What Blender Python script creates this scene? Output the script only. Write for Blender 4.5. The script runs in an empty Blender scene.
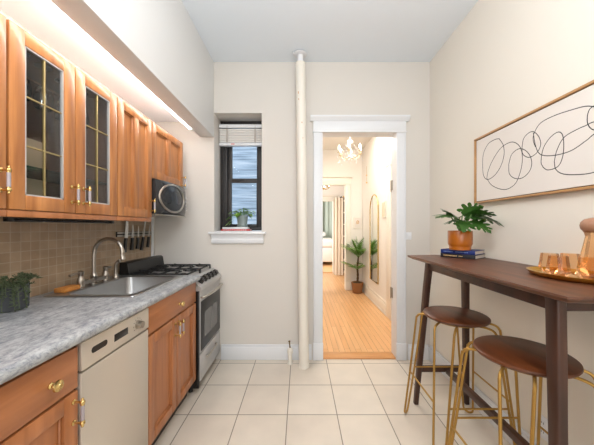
import bpy, bmesh, math, random
from mathutils import Vector, Matrix, noise
rnd = random.Random(7)
PI = math.pi
S = bpy.context.scene
C = S.collection

# ---------------------------------------------------------------- camera, world, lights
cd = bpy.data.cameras.new('camera'); cam = bpy.data.objects.new('camera', cd); C.objects.link(cam)
cam.location = (0, 0, 1.28); cam.rotation_euler = (PI/2, 0, 0)
cd.sensor_width = 36; cd.lens = 16.0; cd.shift_x = -3/594; cd.shift_y = 4.5/594
cd.clip_start = 0.02
S.camera = cam
S.view_settings.view_transform = 'Standard'; S.view_settings.look = 'None'
S.view_settings.gamma = 1; S.view_settings.use_curve_mapping = False
S.view_settings.exposure = 0.26
w = bpy.data.worlds.new('sky'); S.world = w; w.use_nodes = True
w.node_tree.nodes['Background'].inputs[0].default_value = (0.76, 0.87, 1.0, 1)
w.node_tree.nodes['Background'].inputs[1].default_value = 2.6

def area(name, loc, target, sx, sy, power, color):
    d = bpy.data.lights.new(name, 'AREA'); d.shape = 'RECTANGLE'; d.size = sx; d.size_y = sy
    d.energy = power; d.color = color
    o = bpy.data.objects.new(name, d); C.objects.link(o); o.location = loc
    o.rotation_euler = (Vector(target)-Vector(loc)).to_track_quat('-Z', 'Y').to_euler()
    return o
area('fill_behind_camera', (-0.1, -2.0, 1.7), (0.1, 2.0, 1.45), 2.2, 2.0, 34, (.93, .97, 1))  # added soft fill from behind the camera; no window is modelled there
def fill_point(name, loc, power, color, r):
    d = bpy.data.lights.new(name, 'POINT'); d.energy = power; d.color = color; d.shadow_soft_size = r
    o = bpy.data.objects.new(name, d); C.objects.link(o); o.location = loc
fill_point('overhead_fill_light', (0.1, 0.5, 2.35), 36, (.94, .97, 1), .2)  # unseen point light added to brighten ceiling, beam and walls; no fixture
area('hall_fill_light', (.55, 3.9, 2.8), (.6, 3.9, 0), .8, 1.6, 26, (1, .96, .90))  # extra overhead fill added for the hall, besides the chandelier
area('middle_room_fill_light', (-.5, 5.75, 1.6), (1.0, 7.2, 1.2), 1.0, 1.6, 36, (1, .97, .93))  # added fill for the middle room, standing in for an unseen window
area('bedroom_fill_light', (-1.0, 7.9, 1.7), (.6, 10.6, 1.0), 1.2, 1.6, 95, (.97, .99, 1))  # bedroom brightened by an added area light, no window built

# ---------------------------------------------------------------- materials
def lin(c):
    return tuple((x/255/12.92 if x/255 <= .04045 else ((x/255+.055)/1.055)**2.4) for x in c)+(1,)
def mat(name, col, rough=.5, metal=0., spec=None, bump=0, bscale=60, var=0, vscale=6, coat=0):
    m = bpy.data.materials.new(name); m.use_nodes = True
    n = m.node_tree.nodes; l = m.node_tree.links; b = n['Principled BSDF']
    b.inputs['Base Color'].default_value = lin(col); b.inputs['Roughness'].default_value = rough
    b.inputs['Metallic'].default_value = metal
    if spec is not None: b.inputs['Specular IOR Level'].default_value = spec
    if coat: b.inputs['Coat Weight'].default_value = coat
    tc = n.new('ShaderNodeTexCoord')
    if bump:
        t = n.new('ShaderNodeTexNoise'); t.inputs['Scale'].default_value = bscale
        bp = n.new('ShaderNodeBump'); bp.inputs['Strength'].default_value = bump; bp.inputs['Distance'].default_value = .01
        l.new(tc.outputs['Object'], t.inputs['Vector']); l.new(t.outputs[0], bp.inputs['Height']); l.new(bp.outputs[0], b.inputs['Normal'])
    if var:
        t = n.new('ShaderNodeTexNoise'); t.inputs['Scale'].default_value = vscale; t.inputs['Detail'].default_value = 4
        mx = n.new('ShaderNodeMix'); mx.data_type = 'RGBA'
        a = lin(col); mx.inputs[6].default_value = tuple(x*(1-var) for x in a[:3])+(1,)
        mx.inputs[7].default_value = tuple(min(1, x*(1+var)) for x in a[:3])+(1,)
        l.new(tc.outputs['Object'], t.inputs['Vector']); l.new(t.outputs[0], mx.inputs[0]); l.new(mx.outputs[2], b.inputs['Base Color'])
    return m
def ramp(n, stops):
    r = n.new('ShaderNodeValToRGB'); e = r.color_ramp.elements
    e[0].position, e[0].color = stops[0][0], lin(stops[0][1]); e[1].position, e[1].color = stops[-1][0], lin(stops[-1][1])
    for p, c in stops[1:-1]:
        x = e.new(p); x.color = lin(c)
    return r
def wood(name, dark, light, scale=(14, 14, 1.2), rough=.38, coat=.15):
    m = mat(name, light, rough, coat=coat); n = m.node_tree.nodes; l = m.node_tree.links; b = n['Principled BSDF']
    tc = n.new('ShaderNodeTexCoord'); mp = n.new('ShaderNodeMapping'); mp.inputs['Scale'].default_value = scale
    t = n.new('ShaderNodeTexNoise'); t.inputs['Scale'].default_value = 1.6; t.inputs['Detail'].default_value = 7; t.inputs['Distortion'].default_value = .6
    r = ramp(n, [(.3, dark), (.72, light)])
    l.new(tc.outputs['Object'], mp.inputs[0]); l.new(mp.outputs[0], t.inputs['Vector']); l.new(t.outputs[0], r.inputs[0]); l.new(r.outputs[0], b.inputs['Base Color'])
    return m
def brick(name, axes, off, bw, rh, mortar, c1, c2, cm, rough, offset=0., var=.0, bump=.25, detail=None, coat=0):
    m = mat(name, c1, rough, coat=coat); n = m.node_tree.nodes; l = m.node_tree.links; b = n['Principled BSDF']
    g = n.new('ShaderNodeNewGeometry'); sp = n.new('ShaderNodeSeparateXYZ'); cb = n.new('ShaderNodeCombineXYZ')
    l.new(g.outputs['Position'], sp.inputs[0])
    for i, (ax, o) in enumerate(zip(axes, off)):
        a = n.new('ShaderNodeMath'); a.operation = 'SUBTRACT'; a.inputs[1].default_value = o
        l.new(sp.outputs['XYZ'.index(ax)], a.inputs[0]); l.new(a.outputs[0], cb.inputs[i])
    t = n.new('ShaderNodeTexBrick'); t.offset = offset; t.squash = 1; t.inputs['Scale'].default_value = 1
    t.inputs['Brick Width'].default_value = bw; t.inputs['Row Height'].default_value = rh
    t.inputs['Mortar Size'].default_value = mortar; t.inputs['Mortar Smooth'].default_value = .2
    t.inputs['Color1'].default_value = lin(c1); t.inputs['Color2'].default_value = lin(c2); t.inputs['Mortar'].default_value = lin(cm)
    l.new(cb.outputs[0], t.inputs['Vector'])
    out = t.outputs[0]
    if detail:
        sc, amt = detail
        mp = n.new('ShaderNodeMapping'); mp.inputs['Scale'].default_value = sc
        ns = n.new('ShaderNodeTexNoise'); ns.inputs['Scale'].default_value = 1; ns.inputs['Detail'].default_value = 6
        rr = n.new('ShaderNodeMapRange'); rr.inputs[1].default_value = .3; rr.inputs[2].default_value = .7; rr.inputs[3].default_value = 1-amt; rr.inputs[4].default_value = 1+amt*.4
        mx = n.new('ShaderNodeMix'); mx.data_type = 'RGBA'; mx.blend_type = 'MULTIPLY'; mx.inputs[0].default_value = 1
        l.new(g.outputs['Position'], mp.inputs[0]); l.new(mp.outputs[0], ns.inputs['Vector']); l.new(ns.outputs[0], rr.inputs[0])
        l.new(out, mx.inputs[6]); l.new(rr.outputs[0], mx.inputs[7]); out = mx.outputs[2]
    l.new(out, b.inputs['Base Color'])
    inv = n.new('ShaderNodeMath'); inv.operation = 'SUBTRACT'; inv.inputs[0].default_value = 1; l.new(t.outputs['Fac'], inv.inputs[1])
    bp = n.new('ShaderNodeBump'); bp.inputs['Strength'].default_value = bump; bp.inputs['Distance'].default_value = .003
    l.new(inv.outputs[0], bp.inputs['Height']); l.new(bp.outputs[0], b.inputs['Normal'])
    return m
def glass(name, tint, refl=.5, rough=.02, edge=.25):
    m = bpy.data.materials.new(name); m.use_nodes = True; n = m.node_tree.nodes; l = m.node_tree.links; n.clear()
    o = n.new('ShaderNodeOutputMaterial'); tr = n.new('ShaderNodeBsdfTransparent'); gl = n.new('ShaderNodeBsdfGlossy')
    tr.inputs[0].default_value = lin(tint); gl.inputs['Roughness'].default_value = rough; gl.inputs[0].default_value = (1, 1, 1, 1)
    lw = n.new('ShaderNodeLayerWeight'); lw.inputs[0].default_value = edge
    mu = n.new('ShaderNodeMath'); mu.operation = 'MULTIPLY'; mu.inputs[1].default_value = refl
    ms = n.new('ShaderNodeMixShader')
    l.new(lw.outputs['Fresnel'], mu.inputs[0]); l.new(mu.outputs[0], ms.inputs[0]); l.new(tr.outputs[0], ms.inputs[1]); l.new(gl.outputs[0], ms.inputs[2]); l.new(ms.outputs[0], o.inputs[0])
    return m
def emit(name, col, s):
    m = mat(name, col); b = m.node_tree.nodes['Principled BSDF']
    b.inputs['Emission Color'].default_value = lin(col); b.inputs['Emission Strength'].default_value = s
    return m
def stripes(name, cols, scale, rough=.5):
    m = mat(name, cols[0], rough); n = m.node_tree.nodes; l = m.node_tree.links; b = n['Principled BSDF']
    tc = n.new('ShaderNodeTexCoord'); mp = n.new('ShaderNodeMapping'); mp.inputs['Scale'].default_value = scale
    t = n.new('ShaderNodeTexNoise'); t.inputs['Scale'].default_value = 1; t.inputs['Detail'].default_value = 6
    k = len(cols); r = ramp(n, [(.3+.4*i/(k-1), c) for i, c in enumerate(cols)])
    l.new(tc.outputs['Object'], mp.inputs[0]); l.new(mp.outputs[0], t.inputs['Vector']); l.new(t.outputs[0], r.inputs[0]); l.new(r.outputs[0], b.inputs['Base Color'])
    return m

WALL = mat('wall_paint', (217, 211, 203), .75, bump=.12, bscale=5, var=.012, vscale=3)
WALLR = mat('cream_wall_paint', (232, 225, 213), .75, bump=.12, bscale=5, var=.012, vscale=3)
CEIL = mat('ceiling_paint', (234, 241, 248), .8, bump=.12, bscale=5)
WHITE = mat('white_trim_paint', (229, 230, 232), .4, bump=.05, bscale=20)
HALLP = mat('hall_paint', (237, 231, 223), .7)
HALLT = mat('hall_trim_paint', (236, 230, 218), .45)
GREENP = mat('sage_paint', (190, 196, 182), .8)
TILE = brick('floor_tile', 'XY', (-.086, 2.139), .3387, .3387,   .0036, (227, 216, 201), (222, 209, 193), (142, 130, 114), .34, detail=((5, 5, 5), .07))
SPLASH = brick('backsplash_tile', 'YZ', (.011, .915), .0485, .0485, .0022, (158, 132, 104), (172, 147, 119), (178, 160, 136), .4, detail=((14, 14, 14), .16))
PLANK = brick('hall_planks', 'YX', (0, .0), 1.7, .058, .0016, (230, 174, 118), (238, 188, 134), (158, 104, 62), .33, offset=.37, detail=((30, 2, 1), .10), bump=.1, coat=.1)
HONEY = wood('honey_threshold', (200, 138, 80), (222, 164, 104), (2, 14, 14))
CAB = wood('cabinet_maple', (150, 90, 46), (200, 134, 76))
CABD = wood('cabinet_maple_base', (154, 94, 54), (186, 120, 74))
CABH = wood('cabinet_maple_horizontal', (154, 94, 54), (186, 120, 74), (14, 1.2, 14))
CABIN = mat('cabinet_inside', (128, 90, 64), .6)
WAL = wood('walnut', (78, 44, 27), (116, 70, 45), (12, 1.0, 12), .42, .05)
WALV = wood('walnut_leg', (48, 28, 19), (76, 44, 30), (14, 14, 1), .42, .05)
SEATW = wood('stool_walnut', (70, 34, 14), (106, 56, 27), (12, 2, 12), .38, .05)
BRASS = mat('brass', (212, 184, 122), .25, 1)
GOLD = mat('gold_wire', (172, 134, 68), .42, .75)
TRAYG = mat('gold_tray', (206, 162, 72), .25, 1)
BLACK = mat('black_plastic', (16, 16, 17), .3)
IRON = mat('cast_iron', (22, 22, 23), .55)
STEEL = mat('brushed_steel', (190, 184, 175), .34, .9)
STEELW = mat('dishwasher_steel', (212, 203, 190), .42, .6)
NICKEL = mat('brushed_nickel', (170, 162, 152), .28, 1)
SINKS = mat('sink_steel', (176, 176, 176), .3, .95)
GREY = mat('light_grey_enamel', (188, 186, 184), .35, .3)
OVENG = mat('oven_glass', (44, 42, 41), .3, spec=.3)
DGREY = mat('dark_grey_gloss', (66, 67, 69), .22, .6)
CRYST = mat('crystal_bar', (164, 154, 158), .12, .1, coat=.5)
CAME = mat('lead_came', (168, 148, 100), .45, .6)
PANE = glass('cabinet_pane', (232, 232, 232), .15)
SHELFG = glass('shelf_glass', (150, 205, 200), .6)
CLEAR = glass('clear_glass', (232, 238, 240), 1.0, edge=.6)
AMBER = glass('amber_glass', (252, 230, 204), .7, edge=.3)
MIRROR = mat('mirror', (235, 235, 232), .02, 1)
WPANE = glass('window_pane', (232, 236, 240), .08)
BRONZE = mat('dark_window_frame', (38, 34, 33), .45)
BLIND = mat('blind_vinyl', (240, 236, 230), .6)
PIPEP = mat('cream_pipe_paint', (232, 226, 214), .45, bump=.1, bscale=30)
RUST = mat('rust_chip', (196, 142, 70), .7)
TERRA = mat('ochre_ceramic', (178, 98, 20), .28, coat=.3)
SOIL = mat('soil', (52, 38, 28), .95, bump=.5)
LEAF = mat('deep_leaf', (58, 98, 36), .4, var=.35, vscale=18)
LEAFP = mat('palm_leaf', (112, 156, 64), .45, var=.35, vscale=12)
LEAFV = mat('pothos_leaf', (134, 176, 76), .45, var=.5, vscale=30)
LEAFD = mat('sedum_leaf', (74, 84, 56), .6, var=.3, vscale=30)
STEM = mat('green_stem', (96, 130, 66), .5)
TRUNK = mat('palm_trunk', (88, 66, 44), .8, bump=.4)
CHAR = mat('charcoal_pot', (62, 64, 68), .6)
GLAZE = mat('grey_green_glaze', (128, 140, 138), .35, var=.1)
WICK = mat('tan_basket', (150, 102, 60), .8, bump=.6, bscale=90)
SPONGE = mat('orange_sponge', (196, 128, 58), .9, bump=.5, bscale=160)
BLUE = mat('navy_cover', (24, 46, 116), .4)
INKC = mat('charcoal_cover', (36, 36, 42), .45)
PAPER = mat('page_paper', (216, 206, 194), .8)
REDC = mat('coral_cover', (214, 74, 70), .5)
WCOV = mat('white_cover', (226, 228, 232), .5)
CANVAS = mat('canvas', (226, 218, 210), .8)
INK = mat('ink', (34, 32, 32), .7)
OAK = wood('oak_frame', (168, 122, 74), (196, 150, 98), (8, 1, 8))
CORK = wood('carafe_stopper_wood', (150, 104, 78), (180, 136, 108), (20, 20, 6), .5)
CREAMB = mat('cream_box', (206, 184, 150), .7)
DRAPE = mat('beige_drape', (226, 212, 194), .8)
SAGED = mat('sage_drape', (202, 206, 190), .85)
LINEN = mat('white_linen', (232, 226, 222), .8)
BLADE = mat('knife_blade', (200, 198, 194), .25, .9)
BULB = emit('bulb', (255, 244, 226), 10)
CRYS = mat('chandelier_crystal', (250, 250, 250), .1, coat=.6)
BKSH = mat('dark_shelf_back', (58, 46, 40), .8)
PEACH = mat('tan_ink', (206, 168, 118), .8)
OUTW = stripes('neighbour_wall', [(120, 130, 138), (166, 176, 184), (206, 208, 210)], (1.6, 1, 34), .8)
def granite():
    m = mat('grey_laminate', (170, 166, 162), .34); n = m.node_tree.nodes; l = m.node_tree.links; b = n['Principled BSDF']
    tc = n.new('ShaderNodeTexCoord')
    a = n.new('ShaderNodeTexNoise'); a.inputs['Scale'].default_value = 42; a.inputs['Detail'].default_value = 9; a.inputs['Roughness'].default_value = .8; a.inputs['Distortion'].default_value = .35
    mp = n.new('ShaderNodeMapping'); mp.inputs['Rotation'].default_value = (0, 0, .5); mp.inputs['Scale'].default_value = (1, .55, 1)
    r = ramp(n, [(.35, (84, 84, 92)), (.43, (134, 136, 142)), (.50, (158, 160, 162)), (.60, (188, 189, 189)), (.68, (168, 166, 166)), (.76, (130, 118, 108))])
    l.new(tc.outputs['Object'], mp.inputs[0]); l.new(mp.outputs[0], a.inputs['Vector']); l.new(a.outputs[0], r.inputs[0]); l.new(r.outputs[0], b.inputs['Base Color'])
    return m
GRAN = granite()

# ---------------------------------------------------------------- mesh builder
class MB:
    def __init__(s): s.bm = bmesh.new()
    def _add(s, t, mi, M=None):
        if M is not None: bmesh.ops.transform(t, matrix=M, verts=t.verts)
        for f in t.faces: f.material_index = mi
        me = bpy.data.meshes.new('tmp'); t.to_mesh(me); t.free(); s.bm.from_mesh(me); bpy.data.meshes.remove(me)
        return s
    def box(s, x0, x1, y0, y1, z0, z1, bev=0, mi=0, M=None, seg=2):
        t = bmesh.new(); bmesh.ops.create_cube(t, size=1)
        for v in t.verts: v.co = Vector(((x0+x1)/2+v.co.x*(x1-x0), (y0+y1)/2+v.co.y*(y1-y0), (z0+z1)/2+v.co.z*(z1-z0)))
        if bev: bmesh.ops.bevel(t, geom=t.edges[:], offset=bev, segments=seg, profile=.5, affect='EDGES')
        return s._add(t, mi, M)
    def loft(s, rings, caps=True, closed=True, mi=0, M=None):
        t = bmesh.new(); R = [[t.verts.new(Vector(p)) for p in r] for r in rings]
        n = len(R[0])
        for a, b in zip(R, R[1:]):
            for i in range(n if closed else n-1):
                j = (i+1) % n
                try: t.faces.new((a[i], a[j], b[j], b[i]))
                except ValueError: pass
        if caps:
            t.faces.new(R[0][::-1]); t.faces.new(R[-1])
        bmesh.ops.recalc_face_normals(t, faces=t.faces[:])
        return s._add(t, mi, M)
    def lathe(s, prof, c=(0, 0, 0), n=28, mi=0, M=None, sx=1, sy=1):
        t = bmesh.new(); R = []
        for r, z in prof:
            if r < 1e-6: R.append([t.verts.new((c[0], c[1], c[2]+z))])
            else: R.append([t.verts.new((c[0]+sx*r*math.cos(2*PI*i/n), c[1]+sy*r*math.sin(2*PI*i/n), c[2]+z)) for i in range(n)])
        for a, b in zip(R, R[1:]):
            for i in range(n):
                j = (i+1) % n
                f = [a[i % len(a)], a[j % len(a)], b[j % len(b)], b[i % len(b)]]
                u = []
                for v in f:
                    if v not in u: u.append(v)
                if len(u) > 2:
                    try: t.faces.new(u)
                    except ValueError: pass
        bmesh.ops.recalc_face_normals(t, faces=t.faces[:])
        return s._add(t, mi, M)
    def tube(s, pts, r, n=10, mi=0, closed=False, M=None, rf=None):
        P = [Vector(p) for p in pts]; rings = []; m = len(P); up = None
        for i, p in enumerate(P):
            a = P[(i-1) % m] if (closed or i) else P[0]; b = P[(i+1) % m] if (closed or i < m-1) else P[-1]
            d = (b-a).normalized()
            if up is None:
                up = Vector((0, 0, 1)) if abs(d.z) < .9 else Vector((1, 0, 0))
            u = (up-d*up.dot(d)).normalized(); v = d.cross(u); up = u
            q = r if rf is None else r*rf(i/(m-1))
            rings.append([p+(u*math.cos(2*PI*k/n)+v*math.sin(2*PI*k/n))*q for k in range(n)])
        if closed: rings.append(rings[0])
        return s.loft(rings, caps=not closed, mi=mi, M=M)
    def cyl(s, a, b, r, r2=None, n=20, mi=0, M=None):
        return s.tube([a, b], r, n, mi, M=M, rf=None if r2 is None else (lambda t: 1+(r2/r-1)*t))
    def ball(s, c, r, sc=(1, 1, 1), n=16, mi=0, M=None):
        t = bmesh.new(); bmesh.ops.create_uvsphere(t, u_segments=n, v_segments=max(6, n//2), radius=r)
        for v in t.verts: v.co = Vector((c[0]+v.co.x*sc[0], c[1]+v.co.y*sc[1], c[2]+v.co.z*sc[2]))
        return s._add(t, mi, M)
    def prism(s, poly, axis, a, b, mi=0, M=None):
        def P(u, v, w): return {'x': (w, u, v), 'y': (u, w, v), 'z': (u, v, w)}[axis]
        return s.loft([[P(u, v, a) for u, v in poly], [P(u, v, b) for u, v in poly]], mi=mi, M=M)
    def faces(s, verts, fs, mi=0, M=None):
        t = bmesh.new(); V = [t.verts.new(v) for v in verts]
        for f in fs:
            try: t.faces.new([V[i] for i in f])
            except ValueError: pass
        return s._add(t, mi, M)
    def out(s, name, mats, parent=None, label=None, cat=None, group=None, kind=None, flat=False):
        me = bpy.data.meshes.new(name); 
        if not isinstance(mats, (list, tuple)): mats = [mats]
        o = bpy.data.objects.new(name, me); C.objects.link(o)
        if parent is None:
            co = [v.co for v in s.bm.verts]
            org = Vector(((min(c.x for c in co)+max(c.x for c in co))/2, (min(c.y for c in co)+max(c.y for c in co))/2, min(c.z for c in co)))
            if kind == 'structure': org = Vector((0, 0, 0))
            o.location = org
        else:
            org = world(parent); o.parent = parent
        bmesh.ops.translate(s.bm, verts=s.bm.verts, vec=-org)
        s.bm.to_mesh(me); s.bm.free()
        for m in mats: me.materials.append(m)
        if not flat:
            for p in me.polygons: p.use_smooth = True
            me.set_sharp_from_angle(angle=math.radians(38))
        tag(o, label, cat, group, kind)
        return o
def world(o):
    v = Vector((0, 0, 0))
    while o: v += o.location; o = o.parent
    return v
def tag(o, label=None, cat=None, group=None, kind=None):
    for k, v in (('label', label), ('category', cat), ('group', group), ('kind', kind)):
        if v: o[k] = v
    return o
def thing(name, loc, label, cat, group=None, kind=None):
    o = bpy.data.objects.new(name, None); C.objects.link(o); o.location = loc; o.empty_display_size = .05
    return tag(o, label, cat, group, kind)
def dup(o, parent=None, loc=None, label=None):
    c = o.copy(); C.objects.link(c)
    if parent: c.parent = parent
    if loc is not None: c.location = loc
    if label: c['label'] = label
    for ch in list(o.children): dup(ch, c)
    return c
def struct(name, mb, m, parent=None): return mb.out(name, m, parent, kind=None if parent else 'structure')
def rrect(x0, x1, y0, y1, z, r, k=5):
    pts = []
    for cx, cy, a in ((x1-r, y1-r, 0), (x0+r, y1-r, 90), (x0+r, y0+r, 180), (x1-r, y0+r, 270)):
        for i in range(k+1):
            t = math.radians(a+90*i/k); pts.append((cx+r*math.cos(t), cy+r*math.sin(t), z))
    return pts
def bez(pts, n=8):
    P = [Vector(p) for p in pts]; out = []
    for i in range(len(P)-1):
        p0 = P[i-1] if i else P[0]*2-P[1]; p1, p2 = P[i], P[i+1]; p3 = P[i+2] if i+2 < len(P) else P[-1]*2-P[-2]
        for k in range(n):
            t = k/n
            out.append(.5*((2*p1)+(p2-p0)*t+(2*p0-5*p1+4*p2-p3)*t*t+(3*p1-p0-3*p2+p3)*t**3))
    out.append(P[-1]); return out

# ---------------------------------------------------------------- room shell
XL, XR, YB, YF, ZC = -1.404, 1.257, 2.556, -2.1, 2.877
struct('floor', MB().box(XL-.1, XR+.1, YF-.1, YB+.02, -.1, 0), TILE)
struct('ceiling', MB().box(-.964, XR+.1, YF-.1, 2.75, ZC, ZC+.1), CEIL)
struct('ceiling_alcove', MB().box(XL-.1, -.9645, YF-.1, YB, 2.297, 2.40), mat('alcove_paint', (242, 244, 248), .7))
struct('ceiling_beam', MB().box(-.964, -.833, YF, YB, 2.151, ZC-.001, .003), mat('beam_paint', (232, 231, 229), .7, bump=.1, bscale=5))
struct('wall_left', MB().box(XL-.1, XL, YF-.1, 2.75, 0, 2.297), WALL)
struct('wall_backsplash', MB().box(XL, XL+.008, .05, 2.475, .9165, 1.36).box(XL, XL+.022, 2.476, 2.50, .9165, 1.50, .004, 1), [SPLASH, WHITE])
struct('wall_right', MB().box(XR, XR+.1, YF-.1, YB, 0, ZC), WALLR)
struct('wall_front', MB().box(XL-.1, XR+.1, YF-.1, YF, 0, ZC), WALL)
WX0, WX1, WZ0, WZ1 = -.831, -.371, 1.232, 2.384
DX0, DX1, DZ = .205, .942, 2.205
wb = MB()
wb.box(XL-.1, WX0, YB, 2.82, 0, ZC).box(WX0, WX1, YB, 2.82, 0, WZ0).box(WX0, WX1, YB, 2.82, WZ1, ZC).box(WX1, -.101, YB, 2.82, 0, ZC).box(-.101, -.02, YB, 2.75, 0, ZC)
wb.box(-.02, DX0, YB, 2.686, 0, ZC).box(DX0, DX1, YB, 2.686, DZ, ZC).box(DX1, XR+.1, YB, 2.686, 0, ZC)
struct('wall_back', wb, WALL)
def baseboard(name, x0, x1, y0, y1, side, m=WHITE, h=.147):
    b = MB()
    b.box(x0, x1, y0, y1, .001, h-.022, .002)
    if side == 'y': b.box(x0, x1, y0+.005, y1, h-.024, h, .005)
    if side == 'x': b.box(x0+.005, x1, y0, y1, h-.024, h, .005)
    return struct(name, b, m)
baseboard('baseboard_back', -.76, .112, YB-.018, YB, 'y')
baseboard('baseboard_back_right', 1.042, XR-.018, YB-.018, YB, 'y')
baseboard('baseboard_right', XR-.018, XR, YF, YB-.018, 'x')

def casing(name, x0, x1, zt, y, depth, m, cw=.088, head=.104, crown=.046):
    """door casing facing -y at plane y, opening x0..x1, height zt, jamb depth behind"""
    root = MB()
    e = bpy.data.objects.new(name, None); C.objects.link(e); e.location = ((x0+x1)/2, y, 0); e['kind'] = 'structure'
    b = MB()
    for s, xe in ((-1, x0), (1, x1)):
        a, c = (xe-cw, xe) if s < 0 else (xe, xe+cw)
        b.box(a, c, y-.02, y, .165, zt, .002).box(a-.004, c+.004, y-.028, y, .001, .165, .003)
        b.box(a if s < 0 else c-.012, a+.012 if s < 0 else c, y-.027, y-.018, .165, zt, .003)
    b.out('casing', m, e)
    h = MB(); h.box(x0-cw-.002, x1+cw+.002, y-.024, y, zt, zt+head, .002).box(x0-cw-.008, x1+cw+.008, y-.03, y, zt-.004, zt+.008, .003)
    h.prism([(y, zt+head), (y-.03, zt+head), (y-.036, zt+head+crown*.25), (y-.055, zt+head+crown*.7), (y-.055, zt+head+crown), (y, zt+head+crown)], 'x', x0-cw-.03, x1+cw+.03)
    h.out('head_moulding', m, e)
    j = MB(); j.box(x0-.012, x0, y, y+depth, .001, zt, 0).box(x1, x1+.012, y, y+depth, .001, zt, 0).box(x0-.012, x1+.012, y, y+depth, zt, zt+.012)
    j.out('jamb', m, e)
    return e
d1 = casing('door_1', .218, .929, 2.193, YB-.0005, .13, WHITE)
for z in (1.70, .62):
    hg = MB().box(.9235, .9288, 2.64, 2.675, z-.05, z+.05, .001).cyl((.921, 2.678, z-.052), (.921, 2.678, z+.052), .006, n=10).ball((.921, 2.678, z-.058), .006, n=8)
    hg.out('hinge', NICKEL, d1, label='small worn metal hinge')
struct('trim_threshold', MB().box(.2185, .9285, 2.553, 2.686, .0, .012, .003), HONEY)

# hallway beyond the door
HX0, HX1, HY1 = 0.0, 1.262, 5.364
struct('floor_hall', MB().box(HX0-.1, HX1+.1, 2.68, HY1+.16, -.1, 0), PLANK)
struct('ceiling_hall', MB().box(HX0-.1, HX1+.1, 2.70, HY1, 2.85, 2.95), HALLP)
struct('wall_hall_left', MB().box(HX0-.1, HX0, 2.752, HY1, 0, 2.85), HALLP)
struct('wall_hall_right', MB().box(HX1, HX1+.1, 2.687, HY1, 0, 2.85), HALLP)
struct('wall_hall_near', MB().box(.001, .13, 2.687, 2.70, 0, 2.85).box(.13, 1.05, 2.687, 2.70, 2.3, 2.85).box(.99, HX1, 2.687, 2.70, 0, 2.85), HALLP)
D2a, D2b = .215, .925
struct('wall_hall_end', MB().box(-1.1, D2a, HY1, HY1+.13, 0, 2.85).box(D2a, D2b, HY1, HY1+.13, 2.14, 2.85).box(D2b, 2.0, HY1, HY1+.13, 0, 2.85), HALLP)
casing('door_2', D2a+.001, D2b-.001, 2.139, HY1-.0005, .13, HALLT, cw=.10, head=.13, crown=.03)
def hb(name, x0, x1, y0, y1, ax):
    b = MB()
    if ax == 'x': b.box(x0, x1, y0, y1, .001, .15, .003).box(x0+.006, x1, y0, y1, .15, .19, .006).box(x0-.012, x0, y0, y1, .001, .025, .004)
    else: b.box(x0, x1, y0, y1, .001, .15, .003).box(x0, x1, y0+.006, y1, .15, .19, .006)
    struct(name, b, HALLT)
hb('baseboard_hall_right', HX1-.02, HX1, 3.78, HY1, 'x')
hb('baseboard_hall_end', 1.032, HX1-.033, HY1-.02, HY1, 'y')
# side door casing in the hall's right wall, close to the kitchen doorway
struct('trim_hall_side', MB().box(HX1-.028, HX1, 3.60, 3.775, .001, 2.25, .004).box(HX1-.034, HX1, 2.76, 3.80, 2.13, 2.30, .004), HALLT)

# middle room and bedroom
struct('floor_middle_room', MB().box(-1.1, 2.0, HY1+.16, 10.95, -.1, 0), PLANK)
struct('ceiling_middle_room', MB().box(-1.1, 2.0, HY1, 11.0, 2.85, 2.95), HALLP)
struct('wall_middle_left', MB().box(-1.1, -1.0, HY1+.13, 7.35, 0, 2.85), HALLP)
struct('wall_middle_right', MB().box(1.9, 2.0, HY1+.13, 7.35, 0, 2.85), HALLP)
struct('wall_bedroom_door', MB().box(-1.6, .2, 7.35, 7.45, 0, 2.85).box(.2, .915, 7.35, 7.45, 2.0, 2.85).box(.915, 2.1, 7.35, 7.45, 0, 2.85), HALLP)
casing('door_3', .201, .914, 1.999, 7.3495, .1, HALLT, cw=.10, head=.12, crown=.03)
struct('trim_bedroom_threshold', MB().box(.202, .913, 7.33, 7.47, .0, .014, .003), HONEY)
struct('wall_bedroom_left', MB().box(-1.6, -1.5, 7.45, 11, 0, 2.85), GREENP)
struct('wall_bedroom_right', MB().box(2.0, 2.1, 7.45, 11, 0, 2.85), GREENP)
struct('wall_bedroom_end', MB().box(-1.6, 2.1, 10.9, 11, 0, 2.85), GREENP)
struct('floor_bedroom_rim', MB().box(-1.6, -1.1, 7.45, 10.95, -.1, 0), PLANK)

# LED strip on the alcove side of the beam
MB().box(-.988, -.9645, -1.2, 2.36, 2.153, 2.172, .002).out('led_strip', emit('led_strip_diffuser', (255, 250, 245), 20), None, 'glowing white strip light along the alcove side of the ceiling beam', 'light')
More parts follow.
